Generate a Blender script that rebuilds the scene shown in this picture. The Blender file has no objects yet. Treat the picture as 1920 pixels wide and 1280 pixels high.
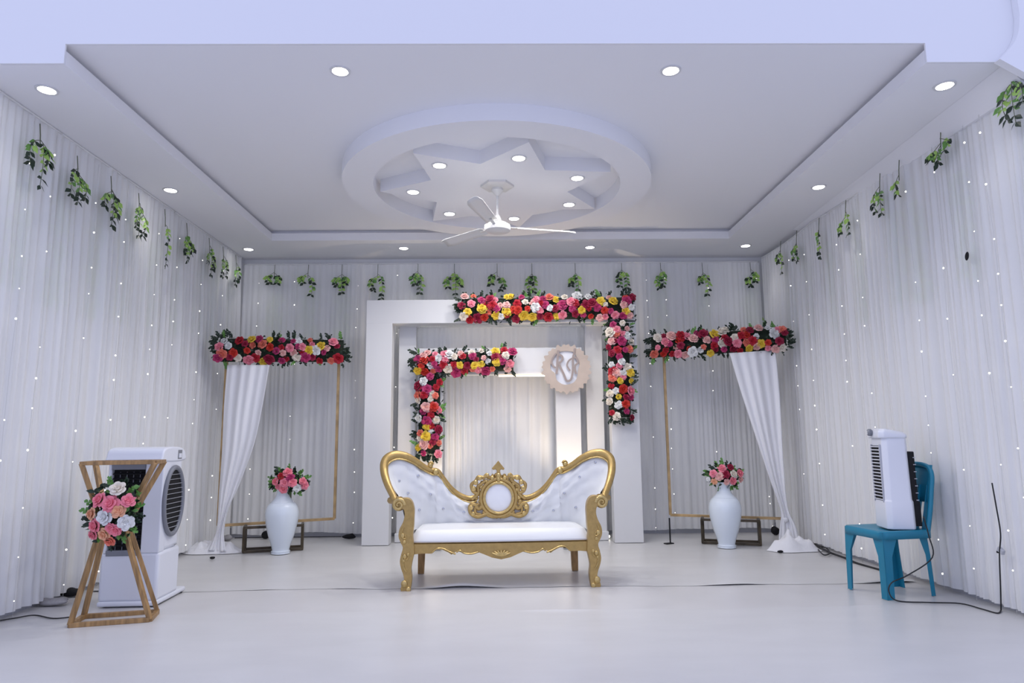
import bpy, math, random
from mathutils import Vector, Matrix, Euler, noise
random.seed(7)
C = bpy.context.scene.collection
sc = bpy.context.scene
PI = math.pi

# ------------------------------------------------------------------ camera
F_PX, PITCH, YAW, ROLL = 1257.7751, 0.1437, 0.0129, -0.0086
EYE = Vector((0, 0, 1.05))
FW = Vector((math.sin(YAW)*math.cos(PITCH), math.cos(YAW)*math.cos(PITCH), math.sin(PITCH)))
_r = Vector((math.cos(YAW), -math.sin(YAW), 0)); _u = _r.cross(FW)
RT = _r*math.cos(ROLL) + _u*math.sin(ROLL)
UP = _u*math.cos(ROLL) - _r*math.sin(ROLL)
cd = bpy.data.cameras.new('camera'); cam = bpy.data.objects.new('camera', cd); C.objects.link(cam)
cd.sensor_fit = 'HORIZONTAL'; cd.sensor_width = 36; cd.lens = F_PX/1920*36
cd.clip_start = .05; cd.clip_end = 100
m = Matrix.Identity(4)
for i in range(3):
    m[i][0] = RT[i]; m[i][1] = UP[i]; m[i][2] = -FW[i]; m[i][3] = EYE[i]
cam.matrix_world = m
sc.camera = cam

def at(px, py, **k):
    """world point on a real plane (X=, Y= or Z=) seen at a pixel of the 1920x1280 photograph"""
    d = FW + RT*((px-960)/F_PX) - UP*((py-640)/F_PX)
    ax = {'X': 0, 'Y': 1, 'Z': 2}[list(k)[0]]; val = list(k.values())[0]
    return EYE + d*((val-EYE[ax])/d[ax])

# ------------------------------------------------------------------ world, light, exposure
w = bpy.data.worlds.new('world'); sc.world = w; w.use_nodes = True
bg = w.node_tree.nodes['Background']; bg.inputs[0].default_value = (.635, .69, 1.0, 1); bg.inputs[1].default_value = 1.06
sc.view_settings.view_transform = 'Standard'; sc.view_settings.look = 'None'
sc.view_settings.gamma = 1; sc.view_settings.use_curve_mapping = False
sc.view_settings.exposure = 0.06
DOWNLIGHT = 14.0          # radiance of the ceiling lamps' lenses
BEAM = 23.0              # watts of each downlight's beam

def lamp(name, kind, loc, target, energy, color, **kw):
    l = bpy.data.lights.new(name, kind); l.energy = energy; l.color = color
    for k, v in kw.items(): setattr(l, k, v)
    o = bpy.data.objects.new(name, l); C.objects.link(o); o.location = loc
    d = Vector(target)-Vector(loc); o.rotation_euler = d.to_track_quat('-Z', 'Y').to_euler()
    return o

# ------------------------------------------------------------------ materials
def mat(name, col, rough=.6, metal=0, emit=0, bump=0, scale=20, var=0, spec=.5, coat=0, stretch=None):
    M = bpy.data.materials.new(name); M.use_nodes = True
    n = M.node_tree.nodes; l = M.node_tree.links; b = n['Principled BSDF']
    c4 = (*col, 1)
    b.inputs['Base Color'].default_value = c4
    b.inputs['Roughness'].default_value = rough; b.inputs['Metallic'].default_value = metal
    b.inputs['Specular IOR Level'].default_value = spec; b.inputs['Coat Weight'].default_value = coat
    if emit:
        b.inputs['Emission Color'].default_value = c4; b.inputs['Emission Strength'].default_value = emit
    tc = n.new('ShaderNodeTexCoord'); mp = n.new('ShaderNodeMapping'); l.new(tc.outputs['Object'], mp.inputs[0])
    if stretch: mp.inputs['Scale'].default_value = stretch
    nz = n.new('ShaderNodeTexNoise'); nz.inputs['Scale'].default_value = scale; nz.inputs['Detail'].default_value = 4
    l.new(mp.outputs[0], nz.inputs[0])
    if var:
        r = n.new('ShaderNodeValToRGB')
        r.color_ramp.elements[0].position = .3; r.color_ramp.elements[1].position = .7
        r.color_ramp.elements[0].color = (*[max(0, c*(1-var)) for c in col], 1)
        r.color_ramp.elements[1].color = (*[min(1, c*(1+var*.5)) for c in col], 1)
        l.new(nz.outputs[0], r.inputs[0]); l.new(r.outputs[0], b.inputs['Base Color'])
    if bump:
        bp = n.new('ShaderNodeBump'); bp.inputs['Strength'].default_value = bump; bp.inputs['Distance'].default_value = .01
        l.new(nz.outputs[0], bp.inputs['Height']); l.new(bp.outputs[0], b.inputs['Normal'])
    return M

def sheer(name, col, transp, bumpscale=60):
    M = bpy.data.materials.new(name); M.use_nodes = True
    n = M.node_tree.nodes; l = M.node_tree.links; b = n['Principled BSDF']; out = n['Material Output']
    b.inputs['Base Color'].default_value = (*col, 1); b.inputs['Roughness'].default_value = .75
    b.inputs['Specular IOR Level'].default_value = .2
    tr = n.new('ShaderNodeBsdfTranslucent'); tr.inputs[0].default_value = (*col, 1)
    tp = n.new('ShaderNodeBsdfTransparent')
    a = n.new('ShaderNodeMixShader'); a.inputs[0].default_value = .10
    l.new(b.outputs[0], a.inputs[1]); l.new(tr.outputs[0], a.inputs[2])
    c = n.new('ShaderNodeMixShader'); c.inputs[0].default_value = transp
    l.new(a.outputs[0], c.inputs[1]); l.new(tp.outputs[0], c.inputs[2]); l.new(c.outputs[0], out.inputs[0])
    # woven grain
    tc = n.new('ShaderNodeTexCoord'); mp = n.new('ShaderNodeMapping'); mp.inputs['Scale'].default_value = (1, 1, .03)
    nz = n.new('ShaderNodeTexNoise'); nz.inputs['Scale'].default_value = bumpscale
    l.new(tc.outputs['Object'], mp.inputs[0]); l.new(mp.outputs[0], nz.inputs[0])
    bp = n.new('ShaderNodeBump'); bp.inputs['Strength'].default_value = .35; bp.inputs['Distance'].default_value = .008
    l.new(nz.outputs[0], bp.inputs['Height']); l.new(bp.outputs[0], b.inputs['Normal'])
    return M

M = dict(
    plaster=mat('plaster', (.84, .84, .86), .7, bump=.05, scale=8),
    plaster_wall=mat('plaster_wall', (.86, .86, .86), .8),
    floor=mat('floor_vinyl', (.59, .58, .575), .30, bump=.12, scale=3, var=.05),
    floor_cloth=mat('floor_sheet', (.60, .595, .59), .33, bump=.3, scale=2.2, var=.04, stretch=(1, 2.5, 1)),
    sheer=sheer('sheer_fabric', (.95, .95, .945), .22),
    sheer_drape=sheer('drape_fabric', (.93, .93, .95), .05),
    board=mat('painted_board', (.69, .69, .69), .55),
    gold=mat('gold_paint', (.46, .31, .11), .36, metal=.55, bump=.2, scale=30, var=.14),
    gold_shiny=mat('gold_shiny', (.62, .45, .18), .28, metal=.7, bump=.2, scale=40, var=.25),
    wood=mat('gilded_wood', (.40, .24, .10), .45, metal=.25, bump=.2, scale=14, var=.45, stretch=(3, 3, .4)),
    frame=mat('frame_gold', (.50, .34, .16), .4, metal=.3, var=.3, scale=10),
    frame_dark=mat('frame_dark', (.085, .065, .04), .4, metal=.4, var=.6, scale=9),
    leather=mat('white_leatherette', (.70, .71, .72), .38, bump=.08, scale=9),
    silver=mat('button_crystal', (.55, .56, .6), .15, metal=.9),
    white_gloss=mat('white_plastic', (.74, .76, .82), .28),
    ceramic=mat('white_ceramic', (.72, .79, .87), .08, coat=.6),
    cream=mat('medallion_panel', (.80, .81, .84), .4),
    dark=mat('black_plastic', (.010, .010, .012), .65, spec=.25),
    grey=mat('grey_plastic', (.20, .21, .24), .4),
    midgrey=mat('mid_grey_plastic', (.45, .46, .5), .4),
    teal=mat('teal_plastic', (.010, .215, .34), .38, var=.12, scale=3),
    cable=mat('black_cable', (.012, .012, .014), .5),
    greycloth=mat('grey_cloth', (.35, .34, .35), .8, bump=.4, scale=12, var=.4),
    lens=mat('lamp_lens', (1, .985, .97), .5, emit=DOWNLIGHT),
    bulb=mat('fairy_bulb', (1, .95, .85), .5, emit=4.5),
    led=mat('led_strip', (1, .80, .58), .5, emit=3.2),
    wire=mat('clear_wire', (.62, .62, .60), .4),
    tan=mat('tan_board', (.52, .43, .36), .6, var=.12, scale=6),
    letter=mat('taupe_letter', (.33, .27, .25), .5),
    fan=mat('fan_enamel', (.72, .71, .68), .3),
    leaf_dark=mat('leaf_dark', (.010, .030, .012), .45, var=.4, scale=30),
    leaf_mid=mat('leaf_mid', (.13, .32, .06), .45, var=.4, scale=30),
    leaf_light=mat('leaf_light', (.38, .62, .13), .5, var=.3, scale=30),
    stem=mat('vine_stem', (.10, .12, .06), .6),
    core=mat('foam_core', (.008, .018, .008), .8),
)
ROSE = {k: mat('rose_'+k, c, .6, var=.22, scale=25) for k, c in dict(
    red=(.50, .012, .030), crimson=(.32, .008, .045), scarlet=(.62, .035, .020), magenta=(.50, .035, .15),
    pink=(.90, .28, .36), blush=(.88, .50, .46), salmon=(.86, .22, .15), yellow=(.86, .62, .06),
    cream=(.88, .80, .68), white=(.84, .84, .82), coral=(.98, .26, .33), peach=(.90, .47, .28)).items()}

# ------------------------------------------------------------------ mesh helpers
def link(o, parent=None):
    C.objects.link(o)
    if parent is not None: o.parent = parent
    return o

def tag(o, label=None, cat=None, group=None, kind=None):
    if label: o['label'] = label
    if cat: o['category'] = cat
    if group: o['group'] = group
    if kind: o['kind'] = kind
    return o

def thing(name, loc, label, cat, group=None, rz=0):
    o = bpy.data.objects.new(name, None); o.location = loc; o.rotation_euler = (0, 0, rz)
    o.empty_display_size = .1; link(o)
    return tag(o, label, cat, group)

class MB:
    def __init__(s): s.v = []; s.f = []
    def add(s, vs, fs):
        k = len(s.v); s.v += [tuple(x) for x in vs]; s.f += [tuple(i+k for i in f) for f in fs]; return s
    def box(s, c, d, R=None):
        x, y, z = [q/2 for q in d]
        vs = [Vector(p) for p in ((-x,-y,-z),(x,-y,-z),(x,y,-z),(-x,y,-z),(-x,-y,z),(x,-y,z),(x,y,z),(-x,y,z))]
        if R is not None: vs = [R @ p for p in vs]
        vs = [p+Vector(c) for p in vs]
        return s.add(vs, [(0,3,2,1),(4,5,6,7),(0,1,5,4),(1,2,6,5),(2,3,7,6),(3,0,4,7)])
    def bar(s, p, q, w, h=None):
        h = h or w; p = Vector(p); q = Vector(q); d = q-p
        R = d.to_track_quat('Z', 'Y').to_matrix()
        return s.box((p+q)/2, (w, h, d.length), R)
    def tube(s, pts, r, n=8, closed=False, flat=1.0):
        pts = [Vector(p) for p in pts]; N = len(pts); k = len(s.v); nrm = None
        for i, p in enumerate(pts):
            if closed: t = (pts[(i+1) % N]-pts[i-1])
            else: t = pts[min(i+1, N-1)]-pts[max(i-1, 0)]
            t = t.normalized() if t.length > 1e-9 else Vector((0, 0, 1))
            if nrm is None:
                nrm = t.orthogonal().normalized() if abs(t.y) > .9 else (Vector((0, 1, 0))-t*t.y).normalized()
            nrm = (nrm-t*nrm.dot(t)).normalized(); b = t.cross(nrm)
            rr = r[i] if isinstance(r, (list, tuple)) else r
            for j in range(n):
                a = 2*PI*j/n
                s.v.append(tuple(p+nrm*(math.cos(a)*rr*flat)+b*(math.sin(a)*rr)))
        for i in range(N if closed else N-1):
            for j in range(n):
                a = k+i*n+j; b_ = k+i*n+(j+1) % n; c = k+((i+1) % N)*n+(j+1) % n; d = k+((i+1) % N)*n+j
                s.f.append((a, b_, c, d))
        if not closed:
            s.f.append(tuple(k+j for j in reversed(range(n)))); s.f.append(tuple(k+(N-1)*n+j for j in range(n)))
        return s
    def lathe(s, prof, seg=24, c=(0, 0, 0), R=None):
        k = len(s.v); c = Vector(c)
        for r, z in prof:
            for j in range(seg):
                a = 2*PI*j/seg; p = Vector((r*math.cos(a), r*math.sin(a), z))
                if R is not None: p = R @ p
                s.v.append(tuple(p+c))
        n = len(prof)
        for i in range(n-1):
            for j in range(seg):
                s.f.append((k+i*seg+j, k+i*seg+(j+1) % seg, k+(i+1)*seg+(j+1) % seg, k+(i+1)*seg+j))
        s.f.append(tuple(k+j for j in reversed(range(seg)))); s.f.append(tuple(k+(n-1)*seg+j for j in range(seg)))
        return s
    def prism(s, pts, y0, y1):                # outline in XZ, extruded along Y
        n = len(pts); k = len(s.v)
        for y in (y0, y1): s.v += [(p[0], y, p[1]) for p in pts]
        s.f.append(tuple(k+i for i in range(n))); s.f.append(tuple(k+n+i for i in reversed(range(n))))
        for i in range(n):
            j = (i+1) % n; s.f.append((k+i, k+n+i, k+n+j, k+j))
        return s
    def zprism(s, pts, z0, z1):               # outline in XY, extruded along Z
        n = len(pts); k = len(s.v)
        for z in (z0, z1): s.v += [(p[0], p[1], z) for p in pts]
        s.f.append(tuple(k+i for i in reversed(range(n)))); s.f.append(tuple(k+n+i for i in range(n)))
        for i in range(n):
            j = (i+1) % n; s.f.append((k+i, k+j, k+n+j, k+n+i))
        return s
    def blob(s, c, r, n=8, m=6, sc_=(1, 1, 1)):
        k = len(s.v)
        for i in range(m+1):
            t = PI*i/m
            for j in range(n):
                a = 2*PI*j/n
                s.v.append((c[0]+r*sc_[0]*math.sin(t)*math.cos(a), c[1]+r*sc_[1]*math.sin(t)*math.sin(a), c[2]+r*sc_[2]*math.cos(t)))
        for i in range(m):
            for j in range(n): s.f.append((k+i*n+j, k+(i+1)*n+j, k+(i+1)*n+(j+1) % n, k+i*n+(j+1) % n))
        return s
    def grid(s, P):                           # P[i][j] points
        k = len(s.v); n = len(P[0])
        for row in P: s.v += [tuple(p) for p in row]
        for i in range(len(P)-1):
            for j in range(n-1): s.f.append((k+i*n+j, k+i*n+j+1, k+(i+1)*n+j+1, k+(i+1)*n+j))
        return s
    def mesh(s, name, m, smooth=35):
        me = bpy.data.meshes.new(name); me.from_pydata(s.v, [], s.f); me.validate(clean_customdata=False)
        me.materials.append(m)
        if smooth:
            me.shade_smooth()
            if smooth < 180: me.set_sharp_from_angle(angle=math.radians(smooth))
        return me
    def build(s, name, m, parent=None, smooth=35, bevel=0, sub=0, solid=0):
        o = bpy.data.objects.new(name, s.mesh(name, m, smooth)); link(o, parent)
        if solid:
            md = o.modifiers.new('s', 'SOLIDIFY'); md.thickness = solid; md.offset = 0
        if bevel:
            md = o.modifiers.new('b', 'BEVEL'); md.width = bevel; md.segments = 3; md.limit_method = 'ANGLE'
        if sub:
            md = o.modifiers.new('u', 'SUBSURF'); md.levels = sub; md.render_levels = sub
        return o

def spline(pts, n=6, closed=False):
    """Catmull-Rom through points (tuples of any length)"""
    P = [tuple(p) for p in pts]; N = len(P); out = []
    for i in range(N if closed else N-1):
        if closed: a, b, c, d = P[i-1], P[i], P[(i+1) % N], P[(i+2) % N]
        else: a, b, c, d = P[max(i-1, 0)], P[i], P[i+1], P[min(i+2, N-1)]
        for k in range(n):
            t = k/n
            out.append(tuple(.5*((2*b[q])+(-a[q]+c[q])*t+(2*a[q]-5*b[q]+4*c[q]-d[q])*t*t+(-a[q]+3*b[q]-3*c[q]+d[q])*t**3) for q in range(len(b))))
    if not closed: out.append(P[-1])
    return out

def struct(name, b, m, **k):
    o = b.build(name, m, **k); o['kind'] = 'structure'; return o

# ------------------------------------------------------------------ room shell
XW, YB = 3.08, 7.66            # plaster walls; the curtains hang in front of them
XC, YC = 3.005, 7.575          # curtain planes
ZC, ZR, YF = 3.14, 3.256, 3.52 # soffit, recessed ceiling, face of the beam
ZT = 4.4
struct('floor', MB().box((0, 3.2, -.05), (9.2, 9.2, .1)), M['floor'])
struct('wall_back', MB().box((0, YB+.06, 1.7), (6.4, .12, 3.4)), M['plaster_wall'])
struct('wall_left', MB().box((-XW-.06, 5.6, 1.7), (.12, 4.2, 3.4)), M['plaster_wall'])
struct('wall_right', MB().box((XW+.06, 5.6, 1.7), (.12, 4.2, 3.4)), M['plaster_wall'])
rl, rr, rb = -2.44, 2.41, 6.89       # recess in the ceiling
lip = .035                            # shadow gap above the lip of the soffit
b = MB()
fz = ZR-.035
for (x0, x1, y0, y1) in ((-XW, rl, YF, YB), (rr, XW, YF, YB), (rl, rr, rb, YB)):
    b.box(((x0+x1)/2, (y0+y1)/2, (ZC+fz)/2), (x1-x0, y1-y0, fz-ZC))
struct('ceiling_soffit', b, M['plaster'], smooth=0)['label'] = 'dropped plaster border round the ceiling'
b = MB()
g = .05
for (x0, x1, y0, y1) in ((-XW, rl-g, YF, YB), (rr+g, XW, YF, YB), (rl-g, rr+g, rb+g, YB)):
    b.box(((x0+x1)/2, (y0+y1)/2, (fz+ZR)/2+.001), (x1-x0, y1-y0, ZR-fz+.002))
b.box((0, (YF+YB+.12)/2, ZR+.16), (2*XW+.24, YB-YF+.12, .32))
struct('ceiling', b, M['plaster'], smooth=0)
# beam face over the opening: the whole height above the recess, down to the soffit at both sides
struct('wall_front', MB().prism([(-4.6, ZC), (rl, ZC), (rl, ZR), (rr, ZR), (rr, ZC), (4.6, ZC), (4.6, ZT), (-4.6, ZT)], YF-.014, YF-.002), M['plaster'], smooth=0)
# haunch in the right-hand corner
cv = [(XW+.02, ZC-.14), (2.97, ZC-.14), (2.90, ZC-.04), (2.865, ZC-.001), (XW+.02, ZC-.001)]
b = MB(); n = len(cv); k0 = 0
b.v = [(x, YF+.0, z) for x, z in cv] + [(min(XW+.02, x+.10), 6.6, min(ZC-.001, z+.10)) for x, z in cv]
b.f = [tuple(range(n)), tuple(range(2*n-1, n-1, -1))] + [(i, n+i, n+(i+1) % n, (i+1) % n) for i in range(n)]
struct('trim_1', b, M['plaster'])
pa = [at(x, y, Y=YF-.05) for x, y in ((1872, 112), (1886, 98), (1899, 82), (1907, 62), (1909, 36), (1905, 0))]
arc = spline([(p.x, p.z) for p in pa]+[(pa[-1].x-.02, ZT)], 5)
struct('trim_2', MB().prism(arc+[(3.4, ZT), (3.4, ZC-.35), (XW+.02, ZC-.35), (3.0, ZC-.14)], YF-.06, YF-.015), M['plaster'])
# skirting of bare wall seen under the curtains
struct('baseboard_back', MB().box((0, YB-.012, .05), (6.1, .02, .1)), M['midgrey'])
for s_, nm in ((-1, 'baseboard_left'), (1, 'baseboard_right')):
    struct(nm, MB().box((s_*(XW-.012), 5.6, .05), (.02, 4.0, .1)), M['midgrey'])

# ceiling rose: ring with a seven-pointed star inside
DC = Vector((-.043, 5.47))
def annulus(b, c, r0, r1, z0, z1, n=96):
    k = len(b.v)
    for r, z in ((r0, z0), (r1, z0), (r1, z1), (r0, z1)):
        b.v += [(c[0]+r*math.cos(2*PI*j/n), c[1]+r*math.sin(2*PI*j/n), z) for j in range(n)]
    for q in range(4):
        for j in range(n): b.f.append((k+q*n+j, k+q*n+(j+1) % n, k+((q+1) % 4)*n+(j+1) % n, k+((q+1) % 4)*n+j))
    return b
rose_t = thing('ceiling_rose', (DC.x, DC.y, ZR), 'large round white plaster ceiling ring around a seven-pointed star', 'ceiling rose')
annulus(MB(), (0, 0), 1.035, 1.285, ZC-ZR-.005, 0).build('ring', M['plaster'], rose_t)
star = []
a0 = math.radians(-127.9)
for i in range(7):
    a = a0+i*2*PI/7
    star.append((1.0*math.cos(a), .04+1.0*math.sin(a))); a += PI/7
    star.append((.60*math.cos(a), .04+.60*math.sin(a)))
MB().zprism(star, ZC-ZR+.005, 0).build('star', M['plaster'], rose_t, smooth=0)

# ------------------------------------------------------------------ downlights
def lampmesh():
    ring = annulus(MB(), (0, 0), .048, .062, -.006, 0, 24).mesh('lamp_ring', M['board'])
    le = MB().lathe([(.046, 0), (.046, -.004), (.001, -.005)], 24).mesh('lens', M['lens'])
    return ring, le
RM, LM = lampmesh()
BL = bpy.data.lights.new('beam', 'SPOT'); BL.energy = BEAM; BL.color = (1, .98, .97); BL.spot_size = math.radians(108); BL.spot_blend = 1.0; BL.shadow_soft_size = .045
BLS = {}
for q_, e_ in (('soffit', .30), ('raised', 1.6), ('star', 1.35)):
    BLS[q_] = BL.copy(); BLS[q_].energy = BEAM*e_*(1 if q_ == 'soffit' else 1.2)
    if q_ != 'soffit': BLS[q_].spot_size = math.radians(156); BLS[q_].spot_blend = .7
def downlight(p, label, group):
    t = thing('downlight', p, label, 'ceiling light', group)
    for nm, me in (('trim_ring', RM), ('lens', LM)): link(bpy.data.objects.new(nm, me), t)
    lo = bpy.data.objects.new('beam', BLS['soffit' if 'soffit' in group else 'raised' if 'raised' in group else 'star']); link(lo, t); lo.location = (0, 0, -.012)
for x, y, l in ((-2.722, 3.79, 'left soffit, nearest the camera'), (-2.786, 5.426, 'left soffit, middle of its row'), (-2.80, 7.2, 'rear left corner of the soffit'),
                (-1.094, 7.19, 'back soffit, left of centre'), (.964, 7.19, 'back soffit, right of centre'), (2.684, 7.16, 'rear right corner of the soffit'),
                (2.677, 3.76, 'right soffit, nearest the camera'), (2.681, 5.41, 'right soffit, middle of its row')):
    downlight((x, y, ZC-.0005), 'round white recessed lamp in the '+l, 'soffit downlights')
for x, l in ((-.975, 'left'), (1.028, 'right')):
    downlight((x, 3.787, ZR-.0005), 'round recessed lamp in the raised ceiling before the ring, on the '+l, 'raised ceiling downlights')
sl = ['near left tip', 'near right tip', 'right tip facing the near side', 'right tip facing the back', 'tip behind the fan motor', 'rear left tip', 'far left tip']
for i in range(7):
    a = a0+i*2*PI/7
    downlight((DC.x+.72*math.cos(a), DC.y+.04+.72*math.sin(a), ZC+.0045), 'small round lamp in the '+sl[i]+' of the ceiling star', 'ceiling star downlights')

# ------------------------------------------------------------------ ceiling fan
YFAN = at(933, 348, Z=ZC).y
zf = at(935, 428, Y=YFAN).z
fan = thing('ceiling_fan', (DC.x, YFAN, ZC+.005), 'white three-blade ceiling fan hanging on a rod from the star', 'fan')
dz = zf-(ZC+.005)
MB().lathe([(.14, 0), (.14, -.018), (.10, -.026), (.06, -.03)], 6).build('canopy_plate', M['fan'], fan, smooth=0)
MB().lathe([(.045, -.03), (.05, -.05), (.02, -.09), (.012, -.095)], 16).build('canopy', M['fan'], fan)
MB().tube([(0, 0, -.08), (0, 0, dz+.06)], .011).build('rod', M['fan'], fan)
MB().lathe([(.014, dz+.12), (.03, dz+.09), (.034, dz+.065), (.02, dz+.05)], 16).build('lower_canopy', M['fan'], fan)
MB().lathe([(.03, dz+.052), (.075, dz+.045), (.105, dz+.025), (.112, dz), (.105, dz-.022), (.07, dz-.035), (.02, dz-.04)], 32).build('motor', M['fan'], fan)
tip = at(886, 372, Z=zf+.02) - Vector((DC.x, YFAN, 0))
ab = math.atan2(tip.y, tip.x); L = .68
for k in range(3):
    R = Matrix.Rotation(ab+k*2*PI/3, 3, 'Z')
    P = []
    for i in range(9):
        x = .16+(L-.16)*i/8; wd = .042+.018*i/8; cl = .62 if i == 8 else 1
        P.append([R @ Vector((x, u*wd*cl, dz+.012+u*.016+.01*(1-u*u))) for u in (-1, -.5, 0, .5, 1)])
    bl = MB().grid(P).build('blade', M['fan'], fan, solid=.004)
    MB().bar(R @ Vector((.08, 0, dz+.01)), R @ Vector((.2, 0, dz+.012)), .03, .006).build('blade_arm', M['fan'], fan)

# ------------------------------------------------------------------ curtains
def foldfn(seed, wl):
    rnd = random.Random(seed); ph = [0]
    N = 900; step = .01
    for i in range(N):
        q = i*step
        ph.append(ph[-1]+2*PI*step/(wl*math.exp(1.1*noise.noise(Vector((q*2.3, seed*7.3, 0)))+.8*noise.noise(Vector((q*9, seed*3.1, 5))))))
    def f(u, t):
        i = max(0, min(N-1, (u+.3)/step)); k = int(i); p = ph[k]+(ph[min(N, k+1)]-ph[k])*(i-k)
        a = math.sin(p+.35*math.sin(t*5+u*3)); b_ = math.sin(p*.37+1.3+.5*t); c_ = math.sin(p*2.1+t*2)
        e = noise.noise(Vector((u*1.9+t*.15, t*.35, seed+4)))
        g_ = .45+1.1*abs(noise.noise(Vector((u*3.3, t*1.3, seed+9))))*1.6
        return .55*a*min(1.25, g_)+.28*b_+.12*c_*g_+.75*e
    return f

def curtain(parent, f, u0, u1, pos, z0, z1, amp, material, hem=0):
    """pos(u, d, z) -> world; d is the offset into the room"""
    step = .011; n = int((u1-u0)/step)+1; rows = 11; P = []
    for i in range(rows+1):
        t = i/rows; zt = z1(0) if callable(z1) else z1
        row = []
        for j in range(n+1):
            u = u0+(u1-u0)*j/n
            top = z1(u) if callable(z1) else z1
            bot = z0+hem*noise.noise(Vector((u*1.7, 3, 0)))
            am = amp*(.35+.65*min(1, t*3))
            row.append(Vector(pos(u, am*f(u, t), top+(bot-top)*t)))
        P.append(row)
    o = Vector(parent.location)
    P = [[p-o for p in r] for r in P]
    MB().grid(P).build('fabric', material, parent, smooth=180)
    # gathered heading tape
    hd = MB().tube([Vector(pos(u0+(u1-u0)*j/20, .004, (z1(u0+(u1-u0)*j/20) if callable(z1) else z1)))-o for j in range(21)], .008, 5)
    hd.build('heading', material, parent, smooth=180)

ordn = ['nearest the camera', 'second from the camera', 'in the middle of the wall', 'second from the back corner', 'next to the back corner']
YN = 3.56
fl, fb, fr = foldfn(1, .066), foldfn(2, .055), foldfn(3, .066)
for s_, nm, f in ((-1, 'left', fl), (1, 'right', fr)):
    for i in range(5):
        u0 = YN+(YC-.03-YN)*i/5; u1 = YN+(YC-.03-YN)*(i+1)/5
        t = thing('sheer_curtain', (s_*XC, (u0+u1)/2, 0), 'white pleated sheer curtain on the %s wall, panel %s' % (nm, ordn[i]), 'curtain', 'sheer curtains on the %s wall' % nm)
        top = (lambda u: ZC-.008) if s_ < 0 else (lambda u: ZC-.03-.035*abs(math.sin((u-YN)*PI/1.35))**.7*(1.6 if u < 5 else .8))
        curtain(t, f, u0, u1, (lambda u, d, z, s=s_: (s*(XC-d-.012*(1-z/3.1)), u, z)), .035, top, .036, M['sheer'], .03)
bn = ['at the left corner', 'second from the left corner', 'behind the left side of the arch', 'behind the right side of the arch', 'second from the right corner', 'at the right corner']
for i in range(6):
    u0 = -XC+.02+(2*XC-.04)*i/6; u1 = -XC+.02+(2*XC-.04)*(i+1)/6
    t = thing('sheer_curtain', ((u0+u1)/2, YC, 0), 'white pleated sheer curtain on the back wall, panel '+bn[i], 'curtain', 'sheer curtains on the back wall')
    curtain(t, (lambda u, tt: fb(u+3.2, tt)), u0, u1, lambda u, d, z: (u, YC-d, z), .045, ZC-.075, .020, M['sheer'], .03)
# white drape edge at the near left corner
t = thing('corner_drape', (-XC+.03, YN-.02, 0), 'smooth white fabric strip wrapping the near left end of the curtains', 'drape')
P = []
for i in range(9):
    z = ZC-.01-(ZC-.06)*i/8
    P.append([Vector((-.06+.22*max(0, .5-k/14)*2*0+.015*math.sin(k*.9+i*.3), -.02+.34*(k/14)*1.0-.0, z)) for k in range(15)])
MB().grid(P).build('fabric', M['sheer_drape'], t, smooth=180)

# backdrop curtain inside the arch (greyer, fine folds)
YI = 7.30
fi = foldfn(9, .075)
xi0, xi1 = at(832, 800, Y=YI).x, at(1046, 800, Y=YI).x
for i, (u0, u1, l) in enumerate(((xi0-.30, (xi0+xi1)/2, 'left half'), ((xi0+xi1)/2, xi1+.42, 'right half'))):
    t = thing('backdrop_curtain', ((u0+u1)/2, YI, 0), 'pleated white backdrop curtain hanging inside the arch, '+l, 'curtain', 'curtains inside the arch')
    curtain(t, (lambda u, tt: fi(u+3, tt)), u0, u1, lambda u, d, z: (u, YI-d, z), .04, 2.27, .03, M['sheer'], .02)

# ------------------------------------------------------------------ floor sheets
def sheet(name, x0, x1, y0, y1, label, edge_lift, z=.004, seed=0):
    t = MB(); P = []; nx, ny = 90, 44
    for i in range(ny+1):
        v = i/ny; row = []
        for j in range(nx+1):
            u = j/nx; x = x0+(x1-x0)*u
            yy0 = y0+.05*noise.noise(Vector((x*1.1, seed, 0)))+.02*noise.noise(Vector((x*5, seed, 0)))
            y = yy0+(y1-yy0)*v**1.5
            e = min(v, 1)*ny
            zz = z+.004*max(0, noise.noise(Vector((x*1.5, y*4, seed))))
            if edge_lift > 0 and v < .02: zz += 0
            if edge_lift > 0: zz += edge_lift*max(0, noise.noise(Vector((x*1.6, seed+5, 0)))-.02)*math.exp(-((y-yy0-.03)/.035)**2)
            row.append(Vector((x, y, zz)))
        P.append(row)
    o = t.grid(P).build(name, M['floor_cloth'], None, smooth=60)
    tag(o, label, 'floor sheet')
sheet('floor_sheet', -2.95, 2.95, 4.98, 7.5, 'white sheet covering the rear floor under the sofa and vases', .05, .0015, 3)
sheet('floor_sheet', -4.2, 4.2, 4.33, -.6, 'bluish white sheet covering the near floor in front of the chair', .02, .001, 8)

# ------------------------------------------------------------------ backdrop arch
def pxbox(parent, name, x0, y0, x1, y1, Y, depth, m=None, bevel=.004, z0=None):
    a = at(x0, (y0+y1)/2, Y=Y); b_ = at(x1, (y0+y1)/2, Y=Y); zt = at((x0+x1)/2, y0, Y=Y).z
    zb = z0 if z0 is not None else at((x0+x1)/2, y1, Y=Y).z
    o = Vector(parent.location)
    c = Vector(((a.x+b_.x)/2, Y+depth/2, (zt+zb)/2))-o
    return MB().box(c, (b_.x-a.x, depth, zt-zb)).build(name, m or M['board'], parent, bevel=bevel)
YA = 6.93
arch = thing('backdrop_arch', (0, YA, 0), 'tall white rectangular arch behind the sofa with a flat lintel', 'backdrop')
pxbox(arch, 'pillar', 682, 606, 732, 1020, YA, .16, z0=.006)
pxbox(arch, 'pillar', 1147, 600, 1200, 1012, YA, .16, z0=.006)
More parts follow.
